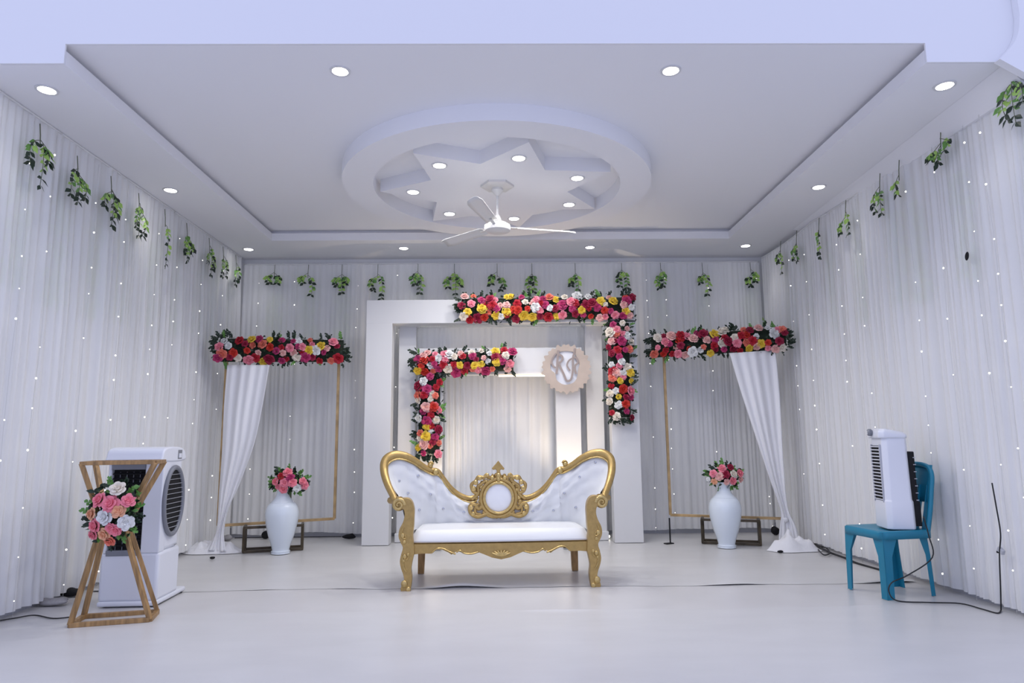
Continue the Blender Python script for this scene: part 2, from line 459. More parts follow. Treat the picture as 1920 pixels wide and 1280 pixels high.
pxbox(arch, 'lintel', 687, 561, 1192, 605, YA, .16)
ci = thing('slim_column', (at(762, 800, Y=7.14).x, 7.14, 0), 'slim cream column with a small capital, left of the inner arch', 'column', 'slim columns inside the arch')
cj = thing('slim_column', (at(1117, 800, Y=7.14).x, 7.14, 0), 'slim cream column right of the round monogram', 'column', 'slim columns inside the arch')
for t in (ci, cj):
    MB().box((0, .05, 1.13), (.185, .1, 2.248)).build('shaft', M['board'], t, bevel=.006)
    MB().box((0, .035, 2.27), (.245, .13, .045)).build('capital', M['board'], t, bevel=.01)
    MB().box((0, .035, .05), (.21, .13, .09)).build('base', M['board'], t, bevel=.008)
YI2 = 7.0
ia = thing('inner_arch', (0, YI2, 0), 'smaller white inner arch lit warmly from below behind the sofa', 'backdrop')
pxbox(ia, 'pillar', 782, 706, 829, 1010, YI2, .12, z0=.006)
pxbox(ia, 'pillar', 1044, 704, 1091, 1010, YI2, .12, z0=.006)
pxbox(ia, 'lintel', 782, 652, 1091, 702, YI2, .12)
pxbox(ia, 'led_strip', 935, 703, 1026, 705.5, YI2-.015, .012, M['led'], 0)

# ------------------------------------------------------------------ monogram
YM = 6.93
mc = at(1062, 691, Y=YM)
mono = thing('monogram_sign', mc, 'round tan laser-cut sign with a scrolled monogram at the inner arch corner', 'sign')
out = []; N = 144
for i in range(N):
    a = 2*PI*i/N; r = .238+.018*abs(math.sin(a*9))+.010*math.sin(a*27)
    out.append((r*math.cos(a), r*math.sin(a)))
inn = spline([(-.165*math.cos(0), 0), (-.15, .09), (-.07, .175), (.06, .178), (.105, .13), (.135, .05), (.12, -.02), (.105, -.10), (.06, -.15), (-.03, -.165), (-.10, -.12), (-.12, -.05)][::-1], 12, True)
# annular plate
b = MB(); n = N
def iang(p): return math.atan2(p[1], p[0])
inn2 = []
for i in range(N):
    a = 2*PI*i/N
    q = min(inn, key=lambda p: abs(math.atan2(math.sin(iang(p)-a), math.cos(iang(p)-a))))
    r = math.hypot(*q); inn2.append((r*math.cos(a), r*math.sin(a)))
for y in (-.006, .006):
    b.v += [(p[0], y, p[1]) for p in out]; b.v += [(p[0], y, p[1]) for p in inn2]
for j in range(N):
    k = (j+1) % N
    b.f += [(j, k, N+k, N+j), (2*N+k, 2*N+j, 3*N+j, 3*N+k), (k, j, 2*N+j, 2*N+k), (N+j, N+k, 3*N+k, 3*N+j)]
b.build('ornate_ring', M['tan'], mono)
disc = MB().lathe([(.22, .012), (.22, .018)], 48, R=Matrix.Rotation(-PI/2, 3, 'X')).build('backing_disc', M['cream'], mono, smooth=0)
S = 1/9.146*.00575
def mp(pts, n=6): return [Vector(((x-595)*S, -.012, -(y-655)*S)) for x, y in spline(pts, n)]
for nm, pts, r in (('letter_stroke', [(465, 350), (455, 450), (445, 560), (440, 660), (425, 745)], .010),
                   ('letter_stroke', [(430, 400), (375, 470), (350, 550), (385, 620), (425, 640)], .0075),
                   ('letter_stroke', [(465, 420), (520, 445), (535, 490), (500, 545), (470, 560), (500, 640), (545, 740), (585, 840), (620, 860), (665, 830), (690, 740), (700, 620), (705, 480), (725, 400), (740, 320)], .0085),
                   ('letter_stroke', [(705, 480), (640, 520), (605, 590), (625, 650), (655, 690)], .0075),
                   ('letter_stroke', [(720, 460), (770, 490), (785, 560), (740, 605), (735, 670), (755, 745)], .0085)):
    MB().tube(mp(pts), r*1.35, 6, flat=.4).build(nm, M['letter'], disc)
MB().bar((0, .02, -.0), (0, .065, 0), .03).build('bracket', M['board'], mono)

# ------------------------------------------------------------------ roses and leaves
def petal(b, ang, r_base, r_tip, h0, h1, wd, curl):
    P = []
    for i, t in enumerate((0, .55, 1)):
        row = []
        for u in (-1, -.35, .35, 1):
            rr = r_base+(r_tip-r_base)*t; z = h0+(h1-h0)*math.sin(t*PI/2)-curl*max(0, t-.5)*2*abs(u)*.5
            a = ang+u*wd*(.55+.45*math.sin(t*PI*.75+.4))/max(rr, .15)*.5
            q = rr*(1-.10*u*u*t)
            row.append((q*math.cos(a), q*math.sin(a), z-(curl if t == 1 else 0)))
        P.append(row)
    b.grid(P)
def rose_mesh(color, seed):
    rnd = random.Random(seed); b = MB()
    b.blob((0, 0, .38), .34, 7, 4, (1, 1, .9))
    for n_, rb_, rt, h0, h1, wd, cu in ((6, .25, 1.0, -.1, .42, 1.15, .16), (5, .18, .74, .05, .68, .95, .10), (4, .1, .48, .2, .84, .7, .05), (3, .05, .26, .4, .92, .45, .02)):
        o = rnd.random()*6
        for k in range(n_): petal(b, o+k*2*PI/n_+rnd.uniform(-.15, .15), rb_, rt*rnd.uniform(.92, 1.06), h0, h1*rnd.uniform(.93, 1.05), wd, cu)
    return b.mesh('rose', ROSE[color], 180)
RMESH = {c: [rose_mesh(c, i) for i in range(2)] for c in ROSE}

def leaf_pts(l, wd, fold=.15):
    return ([(0, 0, 0), (wd*.8, l*.3, fold*wd), (wd, l*.55, fold*wd), (0, l, -.1*l), (-wd, l*.55, fold*wd), (-wd*.8, l*.3, fold*wd), (0, l*.5, -.1*wd)],
            [(0, 1, 6), (1, 2, 6), (2, 3, 6), (3, 4, 6), (4, 5, 6), (5, 0, 6)])
def add_leaf(b, p, R, l, wd):
    vs, fs = leaf_pts(l, wd); b.add([Vector(p)+R @ Vector(v) for v in vs], fs)
def rndrot(rnd, nrm=None):
    return Euler((rnd.uniform(0, 6.3), rnd.uniform(0, 6.3), rnd.uniform(0, 6.3))).to_matrix()
def sprig_mesh(m, seed, n=7, l=.05):
    rnd = random.Random(seed); b = MB()
    b.tube([(0, 0, 0), (.004, l*.9, .004), (0, l*1.9, 0)], .0022, 4)
    for k in range(n):
        y = l*.3+l*1.6*k/n; s = -1 if k % 2 else 1
        R = Euler((rnd.uniform(-.4, .4), rnd.uniform(-.4, .4), -s*rnd.uniform(.6, 1.1))).to_matrix()
        add_leaf(b, (0, y, 0), R, l*.62, l*.30)
    add_leaf(b, (0, l*1.85, 0), Matrix.Identity(3), l*.62, l*.24)
    return b.mesh('leaf_sprig', m, 0)
SPR = {k: [sprig_mesh(M[k], i) for i in range(3)] for k in ('leaf_dark', 'leaf_mid', 'leaf_light')}

def aim(v, zdir):
    y = Vector(v).normalized(); z = Vector(zdir); z = (z-y*z.dot(y)).normalized(); x = y.cross(z)
    return Matrix((x, y, z)).transposed().to_quaternion()

def place(me, name, parent, p, z_dir, scale, spin):
    o = bpy.data.objects.new(name, me); link(o, parent)
    q = Vector(z_dir).to_track_quat('Z', 'Y') @ Euler((0, 0, spin)).to_quaternion()
    o.rotation_mode = 'QUATERNION'; o.rotation_quaternion = q; o.location = p
    o.scale = (scale,)*3
    return o

PAL = ['red']*4+['crimson']*4+['scarlet']*2+['magenta']*3+['pink']*4+['blush']*3+['salmon']*2+['yellow']*4+['cream']*3+['white']*3
def garland(name, segs, label, seed, rose_r=.046, sp=.079, lastscatter=.012):
    """segs: list of (A, B, hw, across) centre lines in world space; roses on the front half"""
    rnd = random.Random(seed); o = segs[0][0].copy()
    t = thing(name, o, label, 'flower garland', 'rose garlands on the backdrop')
    leafs = MB(); corep = MB()
    pts = []
    for A, B, hw in segs:
        d = B-A; Ln = d.length; d.normalize(); ac = Vector((0, -1, 0)).cross(d); ac.normalize(); out_ = Vector((0, -1, 0))
        n = max(2, round(Ln/sp)); rows = 4
        # dark foam core
        R = Matrix((d, ac, out_)).transposed()
        P = []
        for i in range(9):
            a = PI*i/8
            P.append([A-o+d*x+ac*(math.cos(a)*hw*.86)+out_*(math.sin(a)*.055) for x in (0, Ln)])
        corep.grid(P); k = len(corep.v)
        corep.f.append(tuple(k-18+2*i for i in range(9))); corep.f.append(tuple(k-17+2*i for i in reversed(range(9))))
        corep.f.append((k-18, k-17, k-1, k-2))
        for i in range(n):
            for r in range(rows):
                x = (i+.5+(.5 if r % 2 else 0)*.9-.2)/n*Ln+rnd.uniform(-1, 1)*.026
                tt = (r+.5)/rows*2-1+rnd.uniform(-.19, .19)
                p = A+d*x+ac*(tt*hw*.93)+out_*(.045+.055*math.sqrt(max(0, 1-tt*tt))+rnd.uniform(-.008, .014))
                nd = out_+ac*tt*.75+Vector((rnd.uniform(-.3, .3), 0, rnd.uniform(-.3, .3)))
                pts.append((p, nd))
        for i in range(int(Ln*190)):
            tt = rnd.uniform(-1.18, 1.18); x = rnd.uniform(-.02, Ln+.02)
            p = A-o+d*x+ac*(tt*hw*.93)+out_*(.03+.07*math.sqrt(max(0, 1-min(1, tt*tt)))+rnd.uniform(-.01, .02))
            add_leaf(leafs, p, rndrot(rnd), rnd.uniform(.03, .055), rnd.uniform(.009, .014))
        for i in range(int(Ln*24)):
            sgn = rnd.choice((-1, 1)); x = rnd.uniform(0, Ln)
            p = A-o+d*x+ac*(sgn*hw*.78)+out_*rnd.uniform(.02, .09)
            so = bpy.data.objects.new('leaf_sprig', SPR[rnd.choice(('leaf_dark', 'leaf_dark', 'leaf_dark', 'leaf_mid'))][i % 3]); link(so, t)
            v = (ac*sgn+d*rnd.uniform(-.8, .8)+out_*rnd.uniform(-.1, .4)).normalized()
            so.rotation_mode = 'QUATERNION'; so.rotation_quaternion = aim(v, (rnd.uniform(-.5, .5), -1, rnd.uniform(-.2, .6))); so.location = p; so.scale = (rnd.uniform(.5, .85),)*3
    A, B, hw = segs[-1]; d = (B-A).normalized()
    for E, dd in ((B, d), (segs[0][0], (segs[0][0]-segs[0][1]).normalized())):
        for i in range(11):
            ac = Vector((0, -1, 0)).cross(dd)
            so = bpy.data.objects.new('leaf_sprig', SPR['leaf_dark'][i % 3]); link(so, t)
            v = (dd+ac*rnd.uniform(-.7, .7)+Vector((0, rnd.uniform(-.5, 0), 0))).normalized()
            so.rotation_mode = 'QUATERNION'; so.rotation_quaternion = aim(v, (rnd.uniform(-.5, .5), -1, rnd.uniform(-.2, .6))); so.location = E-o+ac*rnd.uniform(-1, 1)*hw*.8-Vector((0, .05, 0)); so.scale = (rnd.uniform(.55, .85),)*3
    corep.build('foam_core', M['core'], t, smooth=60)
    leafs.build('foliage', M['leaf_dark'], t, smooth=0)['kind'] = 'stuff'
    last = ''
    for p, nd in pts:
        if rnd.random() < .10: continue
        c = rnd.choice(PAL)
        while c == last: c = rnd.choice(PAL)
        last = c
        place(rnd.choice(RMESH[c]), 'rose', t, p-o, nd, rose_r*rnd.choice((.75, .9, 1.0, 1.1, 1.28))*rnd.uniform(.93, 1.07), rnd.uniform(0, 6))
    return t
def hseg(x0, x1, yc0, yc1, hwpx, Y, Y1=None):
    Y1 = Y1 or Y
    return (at(x0, yc0, Y=Y), at(x1, yc1, Y=Y1), hwpx*Y/F_PX*1.01)
GY = YA-.015
garland('rose_garland', [hseg(866, 1186, 580, 577, 24, GY), (lambda a, b_: (a, b_, 24*GY/F_PX))(at(1159, 606, Y=GY), at(1162, 782, Y=GY))],
        'long L-shaped garland of mixed roses on the lintel and right pillar of the tall arch', 11)
GY2 = YI2-.015
garland('rose_garland', [hseg(782, 962, 682, 676, 22, GY2), (lambda a, b_: (a, b_, 23*GY2/F_PX))(at(806, 706, Y=GY2), at(804, 850, Y=GY2))],
        'smaller L-shaped garland of mixed roses on the left corner of the inner arch', 12)

# ------------------------------------------------------------------ side frames
def side_frame(P, base, label, glabel, seed, gar):
    """P: four corners (top-left, top-right, bottom-right, bottom-left) in world space"""
    o = (P[2]+P[3])/2; o.z = 0
    t = thing('gold_frame', o, label, 'frame', 'gold display frames')
    Q = [p-o for p in P]
    for (i, j), nm in (((0, 1), 'top_rail'), ((3, 2), 'bottom_rail'), ((0, 3), 'post'), ((1, 2), 'post')):
        MB().bar(Q[i], Q[j], .026).build(nm, M['frame'], t, bevel=.002)
    # dark box foot
    (a, b_), h, dp = base
    a = Vector(a)-o; b_ = Vector(b_)-o; a.z = b_.z = .018; dr = (b_-a).normalized(); bk = Vector((-dr.y, dr.x, 0))*dp
    up = Vector((0, 0, h-.03))
    for p, q, nm in ((a, b_, 'foot_rail'), (a+bk, b_+bk, 'foot_rail'), (a, a+bk, 'foot_rail'), (b_, b_+bk, 'foot_rail'),
                     (a, a+up, 'foot_post'), (b_, b_+up, 'foot_post'), (a+bk, a+bk+up, 'foot_post'), (b_+bk, b_+bk+up, 'foot_post'),
                     (a+up, a+bk+up, 'foot_rail'), (b_+up, b_+bk+up, 'foot_rail'), (a+up, b_+up, 'foot_rail')):
        MB().bar(p, q, .024).build(nm, M['frame_dark'], t, bevel=.002)
    return t
# the frames are turned a little towards the middle of the room
def rail(pxl, pyl, pxr, pyr, z): return at(pxl, pyl, Z=z), at(pxr, pyr, Z=z)
ZFB = .25
def frame_pts(bl, br, tlpx, trpx, ztop):
    A = at(*bl, Z=ZFB); B = at(*br, Z=ZFB)
    A.y = min(max(A.y, 6.6), 7.2); B.y = min(max(B.y, 6.6), 7.2)
    A = at(*bl, Y=A.y); B = at(*br, Y=B.y); A.z = B.z = ZFB
    C_ = A.copy(); D = B.copy(); C_.z = D.z = ztop
    return [C_, D, B, A]
FL = frame_pts((409, 985), (627, 972), 0, 0, 1.93)
FR = frame_pts((1257, 965), (1472, 972), 0, 0, 1.95)
side_frame(FL, ((at(456, 1038, Z=0), at(566, 1032, Z=0)), ZFB, .17), 'slim gold frame with drape left of the arch, standing on a dark box foot', '', 1, None)
side_frame(FR, ((at(1318, 1020, Z=0), at(1426, 1024, Z=0)), ZFB, .17), 'slim gold frame with drape right of the arch, standing on a dark box foot', '', 2, None)
# thin dark support leg of the right frame
t = thing('floor_stand', at(1257, 1019, Z=0), 'thin black stand leg with a flat foot below the left post of the right frame', 'stand')
MB().bar((0, 0, .004), (0, 0, .25), .012).build('leg', M['dark'], t)
MB().box((-.02, -.02, .006), (.09, .05, .01), Matrix.Rotation(.4, 3, 'Z')).build('foot', M['dark'], t)
Ya, Yb = FL[0].y-.03, FL[1].y-.03
garland('rose_garland', [(at(414, 656, Y=Ya), at(645, 658, Y=Yb), 25*6.9/F_PX)], 'straight garland of mixed roses on top of the left gold frame', 13)
Ya, Yb = FR[0].y-.03, FR[1].y-.03
garland('rose_garland', [(at(1221, 651, Y=Ya), at(1470, 634, Y=Yb), 24*6.9/F_PX)], 'straight garland of mixed roses on top of the right gold frame', 14)

# drapes on the frames
def drape(L, R, Y, label, loc, seed):
    t = thing('frame_drape', loc, label, 'drape', 'drapes on the gold frames')
    o = Vector(loc); LL = spline(L, 5); RR = spline(R, 5); P = []
    for i in range(len(LL)):
        row = []
        for j in range(41):
            u = j/40; px = LL[i][0]+(RR[i][0]-LL[i][0])*u; py = LL[i][1]+(RR[i][1]-LL[i][1])*u
            yy = LL[i][2]
            wid = abs(RR[i][0]-LL[i][0])
            d = .009*math.sin(u*PI*9+seed+i*.05)*min(1, .35+wid/60)+.012*math.sin(u*PI*3+i*.12)
            row.append(at(px, py, Y=yy+d)-o)
        P.append(row)
    MB().grid(P).build('fabric', M['sheer_drape'], t, smooth=180, solid=.002)
    return t
def puddle(t, c, r, seed, hgt=.10):
    n, m_ = 40, 12; b = MB(); o = Vector(t.location); k = 0
    P = []
    for i in range(m_+1):
        q = i/m_; row = []
        for j in range(n+1):
            a = 2*PI*j/n
            R_ = 1+.22*noise.noise(Vector((math.cos(a)*1.5, math.sin(a)*1.5, seed)))
            x = c[0]+math.cos(a)*r[0]*q*R_; y = c[1]+math.sin(a)*r[1]*q*R_
            z = .008+hgt*math.cos(q*PI/2)**1.2*(1+.8*noise.noise(Vector((x*14, y*14, seed))))+.022*max(0, noise.noise(Vector((x*22, y*22, seed+3))))*(1-q**4)
            row.append(Vector((x, y, z))-o)
        P.append(row)
    b.grid(P).build('puddle', M['sheer_drape'], t, smooth=180)
yl = FL[0].y-.06
tl = drape([(426, 684, yl+.02), (420, 760, yl), (416, 850, yl), (411, 920, yl), (407, 985, yl-.02), (400, 1010, yl-.03), (390, 1032, yl-.06)],
      [(505, 684, yl+.02), (492, 760, yl), (477, 830, yl), (450, 905, yl), (428, 955, yl-.02), (420, 1000, yl-.03), (424, 1034, yl-.06)], yl,
      'white drape gathered from the left frame down to the floor at its outer side', (FL[3].x, yl, 0), 1)
pc = at(398, 1036, Z=0); puddle(tl, (pc.x, pc.y), (.29, .15), 4, .11)
yr = FR[1].y-.06
tr = drape([(1368, 662, yr+.02), (1388, 730, yr), (1414, 810, yr), (1440, 890, yr), (1463, 955, yr), (1462, 985, yr-.02), (1460, 1012, yr-.05), (1462, 1032, yr-.09)],
      [(1454, 656, yr+.02), (1462, 740, yr), (1467, 830, yr), (1472, 905, yr), (1478, 955, yr), (1492, 985, yr-.02), (1500, 1012, yr-.05), (1510, 1034, yr-.09)], yr,
      'white drape swept from the right frame down to its outer foot, knotted low', (FR[2].x, yr, 0), 2)
pc = at(1486, 1033, Z=0); puddle(tr, (pc.x, pc.y), (.24, .13), 9, .14)
MB().lathe([(.02, .20), (.034, .215), (.036, .235), (.02, .25)], 14, c=at(1470, 960, Y=yr)-Vector((0, 0, at(1470, 960, Y=yr).z))-Vector(tr.location)+Vector((0, 0, .02))).build('knot', M['sheer_drape'], tr)

# ------------------------------------------------------------------ vases and bouquets
def vase(p, label):
    t = thing('floor_vase', p, label, 'vase', 'white floor vases')
    prof = [(.001, 0), (.080, 0), (.084, .008), (.084, .022), (.078, .035), (.092, .09), (.118, .17), (.142, .27), (.153, .35), (.150, .40), (.135, .445), (.105, .48), (.078, .51), (.060, .545), (.055, .575), (.060, .60), (.076, .618), (.080, .624), (.074, .624), (.052, .60), (.047, .57), (.001, .565)]
    sp = spline(prof, 3); zs = .98
    MB().lathe([(max(.0005, r), z*zs) for r, z in sp], 48).build('body', M['ceramic'], t, smooth=60)
    for z, r in ((.022, .086), (.475, .110)):
        annulus(MB(), (0, 0), r-.006, r+.001, z*zs-.002, z*zs+.002, 48).build('collar_ring', M['ceramic'], t)
    return t
VL = at(526, 1037, Z=.006); VR = at(1363, 1026, Z=.006)
vase(VL, 'tall white ceramic floor vase in front of the left frame')
vase(VR, 'tall white ceramic floor vase in front of the right frame')

def bouquet(c, rx, rz, roses, label, seed, pal, base=None, group=None, r=.05, Yr=.09):
    rnd = random.Random(seed)
    t = thing('rose_bouquet', c, label, 'bouquet', group)
    lf = {'leaf_dark': MB(), 'leaf_mid': MB()}
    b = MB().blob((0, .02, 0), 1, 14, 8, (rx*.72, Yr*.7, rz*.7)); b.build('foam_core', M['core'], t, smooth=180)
    for i in range(150):
        a = rnd.uniform(0, 2*PI); q = rnd.uniform(.2, 1.05)**.6
        p = Vector((math.cos(a)*rx*q, -Yr*math.sqrt(max(0, 1.1-q*q))*rnd.uniform(.2, 1), math.sin(a)*rz*q))
        add_leaf(lf['leaf_mid' if i % 3 == 0 else 'leaf_dark'], p, rndrot(rnd), rnd.uniform(.035, .06), rnd.uniform(.010, .016))
    for k, b in lf.items(): b.build('foliage', M[k], t, smooth=0)['kind'] = 'stuff'
    for i in range(16):
        a = i*2*PI/16+rnd.uniform(-.2, .2); v = Vector((math.cos(a), rnd.uniform(-.5, .1), math.sin(a))).normalized()
        so = bpy.data.objects.new('leaf_sprig', SPR['leaf_mid' if i % 3 else 'leaf_dark'][i % 3]); link(so, t)
        so.rotation_mode = 'QUATERNION'; so.rotation_quaternion = aim(v, (rnd.uniform(-.5, .5), -1, rnd.uniform(-.2, .6)))
        so.location = (v.x*rx*.72, -.01, v.z*rz*.72); so.scale = (rnd.uniform(.5, .85),)*3
    for x, z, col, s in roses:
        q = min(1, (x/rx)**2+(z/rz)**2); y = -Yr*math.sqrt(1-q*.85)
        place(rnd.choice(RMESH[col]), 'rose', t, Vector((x, y, z)), Vector((x/rx*.9, -1, z/rz*.7+.15)), r*s, rnd.uniform(0, 6))
    if base is not None:
        for k in range(5): pass
        MB().tube([(0, .02, -rz*.5), (0, .02, base)], .022, 8).build('stem_bundle', M['stem'], t)
    return t
def rs(pts, cx, cy, scale, k): return [((x-cx)*k/scale, -(y-cy)*k/scale, c, s) for x, y, c, s in pts]
kY = VL.y/F_PX
bouquet(Vector((VL.x+.055, VL.y, at(537, 902, Y=VL.y).z)), .17, .115, rs([(440, 800, 'coral', 1.0), (388, 838, 'coral', .8), (412, 815, 'red', .8), (430, 845, 'pink', 1), (425, 870, 'coral', 1.0), (465, 843, 'coral', .95), (455, 822, 'magenta', .9), (485, 868, 'white', .85), (515, 858, 'pink', .85), (508, 840, 'coral', .8), (398, 862, 'pink', .6)], 437, 840, 2.78, kY*1.08),
        'bouquet of coral pink roses with dark leaves in the left floor vase', 3, None, base=-.24, group='bouquets in the floor vases', r=.050)
kY = VR.y/F_PX
bouquet(Vector((VR.x, VR.y, at(1362, 892, Y=VR.y).z)), .165, .11, rs([(415, 800, 'coral', .95), (455, 795, 'crimson', .8), (375, 822, 'pink', .85), (400, 835, 'blush', .95), (428, 825, 'crimson', .95), (465, 825, 'cream', .85), (497, 822, 'coral', .9), (460, 855, 'coral', .9), (378, 858, 'peach', .7), (500, 850, 'blush', .7), (432, 860, 'blush', .7), (355, 850, 'white', .5)], 430, 835, 2.667, kY*1.05),
        'bouquet of pink, cream and crimson roses in the right floor vase', 4, None, base=-.2, group='bouquets in the floor vases', r=.048)

# ------------------------------------------------------------------ sofa
SR = math.radians(2.6); SO = Vector((-.040, 5.27, .006))
sofa = thing('sofa', SO, 'white tufted two-seat sofa with carved gold frame standing centre stage', 'sofa', rz=SR)
Rm = Matrix.Rotation(-SR, 3, 'Z')
def loc(cx, cy, v):
    """crop pixel of the sofa -> local point at local depth v"""
    px = 680+cx/3.84; py = 820+cy/3.84
    d = Rm @ (FW+RT*((px-960)/F_PX)-UP*((py-640)/F_PX)); e = Rm @ (EYE-SO)
    t = (v-e.y)/d.y; return e+d*t
def sym(cx, cy, v):           # average of left measure and its mirror about 967
    a = loc(cx, cy, v); b_ = loc(2*967-cx, cy-10, v); return Vector(((a.x-b_.x)/2, v, (a.z+b_.z)/2))
railL = [(222, 470, -.27), (205, 420, -.20), (168, 330, -.08), (148, 240, .0), (158, 165, .05), (215, 128, .09), (290, 133, .12), (360, 165, .15), (430, 212, .18), (485, 237, .20), (530, 245, .205), (565, 290, .215), (610, 350, .22), (660, 398, .23), (715, 430, .235), (765, 443, .24), (810, 432, .24)]
RL = [sym(*p) for p in railL]
for s_ in (-1, 1):
    pts = [Vector((p.x*(-s_), p.y, p.z)) for p in RL]     # s_=-1 left
    pts = [Vector((-abs(p.x)*1.0 if s_ < 0 else abs(p.x), p.y, p.z)) for p in RL]
    sp = spline(pts, 5)
    rad = [.030 if i < 8 else .036 if i < 45 else .024 for i in range(len(sp))]
    for i in range(len(rad)): rad[i] = .024+.013*math.exp(-((i-26)/14)**2)
    MB().tube(sp, rad, 10).build('back_rail', M['gold'], sofa, smooth=60)
    # inner bead following the rail
    MB().tube([Vector((p[0]*.975, p[1]-.02, p[2]-.028)) for p in sp[12:]], .008, 6).build('rail_bead', M['gold_shiny'], sofa, smooth=60)
    # shoulder scrolls
    k = sym(482, 200, .2); q = sym(520, 245, .19)
    for c_, r_ in ((k, .022), (q, .026)):
        MB().blob((s_*abs(c_.x), c_.y-.005, c_.z), r_, 10, 8).build('shoulder_knob', M['gold_shiny'], sofa, smooth=180)
    p1 = [sym(495, 240, .19), sym(485, 215, .19), sym(470, 190, .19), sym(490, 178, .19), sym(502, 195, .19)]
    MB().tube([(s_*abs(p.x), p.y, p.z) for p in map(Vector, spline([tuple(p) for p in p1], 4))], .010, 6).build('shoulder_scroll', M['gold'], sofa, smooth=60)

# upholstered back wrapping round to the arms
zs = .365
SB = [Vector((-.66, -.24, zs)), Vector((-.655, -.12, zs)), Vector((-.645, 0, zs)), Vector((-.63, .08, zs)), Vector((-.60, .13, zs)), Vector((-.56, .165, zs)), Vector((-.51, .185, zs)), Vector((-.46, .195, zs)), Vector((-.41, .20, zs)), Vector((-.36, .20, zs)), Vector((-.32, .205, zs)), Vector((-.28, .205, zs)), Vector((-.23, .21, zs)), Vector((-.18, .21, zs)), Vector((-.12, .21, zs)), Vector((-.07, .21, zs)), Vector((0, .21, zs))]
half_r = [Vector((-abs(p.x)*(.93, .95, .97, .99)[i] if i < 4 else -abs(p.x), p.y, p.z)) for i, p in enumerate(RL[:-1])]+[Vector((0, .24, sym(968, 440, .24).z+.02))]
half_b = [v.copy() for v in SB]
top = spline(half_r, 5); bot = spline(half_b, 5)
top = top+[(-p[0], p[1], p[2]) for p in reversed(top[:-1])]; bot = bot+[(-p[0], p[1], p[2]) for p in reversed(bot[:-1])]
P = []; P2 = []; rows = 16
tufts = []
for i in range(rows+1):
    t = i/rows; r1 = []; r2 = []
    for j in range(len(top)):
        a = Vector(bot[j]); b_ = Vector(top[j])
        p = a.lerp(b_, t)
        bulge = .035*math.sin(PI*min(1, t*1.05))**.6
        tu = .012*(math.cos(p.x*2*PI/.155+(PI if int(t*6) % 2 else 0))*math.cos(p.z*2*PI/.2))
        nrm = Vector((-p.x*.9, -1, 0)).normalized() if abs(p.x) > .5 else Vector((0, -1, 0))
        r1.append(p+nrm*(bulge+tu)); r2.append(p-nrm*.03)
    P.append(r1); P2.append(r2)
cushion = MB().grid(P).build('back_cushion', M['leather'], sofa, smooth=180)
MB().grid([r[::-1] for r in P2]).build('back_panel', M['leather'], sofa, smooth=180)
# crystal buttons
but = [(270, 305), (392, 285), (495, 408), (415, 533), (732, 538), (1228, 535), (1378, 520), (1455, 398), (1556, 280), (1668, 170), (330, 400), (575, 520), (1535, 505)]
for cx, cy in but:
    q = loc(cx, cy, .12)
    best = min((p for r in P for p in r), key=lambda p: (p.x-q.x)**2+(p.z-q.z)**2)
    MB().blob(best+Vector((0, -.004, 0)), .011, 8, 5, (1, .6, 1)).build('button', M['silver'], cushion, smooth=0)

# seat cushion: rounded, slightly crowned
b = MB(); P = []
fx, bx = .655, .625
for i in range(15):
    v = i/14; yy = -.285+.50*v; hw = fx+(bx-fx)*v
    row = []
    for j in range(33):
        u = -1+2*j/32
        edge = min((1-abs(u))*hw, (v)*.50+.0)
        e = min(1, max(0, edge)/.045); z = .325+.068*math.sqrt(1-(1-e)**2)+.016*(1-u*u)*math.sin(PI*min(1, v*1.2))
        row.append(Vector((u*hw, yy-.02*(1-u*u)*(1-v), z)))
    P.append(row)
b.grid(P)
fr = [Vector((p.x, p.y, .315)) for p in P[0]]
b.grid([fr, P[0]])
b.build('seat_cushion', M['leather'], sofa, smooth=60)
MB().box((0, -.04, .30), (1.29, .46, .05)).build('seat_base', M['gold'], sofa, bevel=.005)

# carved apron
ap = [(340, 762), (340, 832), (400, 826), (470, 828), (500, 800), (545, 800), (590, 822), (612, 838), (650, 812), (680, 822), (715, 838), (760, 838), (810, 826), (850, 842), (900, 864), (967, 878)]
L_ = [sym(*p, -.29) for p in ap]
outl = [(p.x, p.z) for p in L_]+[(-p.x, p.z) for p in reversed(L_[:-1])]
apron = MB().prism(outl, -.315, -.27).build('apron', M['gold'], sofa, smooth=0)
for s_ in (-1, 1):
    for c in ([(470, 826), (505, 797), (550, 797), (600, 822), (640, 838)], [(645, 825), (670, 812), (700, 832), (750, 838), (800, 826)]):
        pts = [sym(*p, -.315) for p in c]
        MB().tube([(s_*abs(p.x), p.y, p.z) for p in map(Vector, spline([tuple(q_) for q_ in pts], 4))], .0065, 6).build('apron_scroll', M['gold_shiny'], apron, smooth=60)
c0 = sym(967, 845, -.32)
for k in range(7):
    a = math.radians(-60+20*k)
    MB().tube([(0, -.322, c0.z-.012), (math.sin(a)*.038, -.330, c0.z-.012+math.cos(a)*.020), (math.sin(a)*.075, -.32, c0.z-.012+math.cos(a)*.040)], [.007, .010, .005], 6).build('shell_rib', M['gold_shiny'], apron, smooth=60)
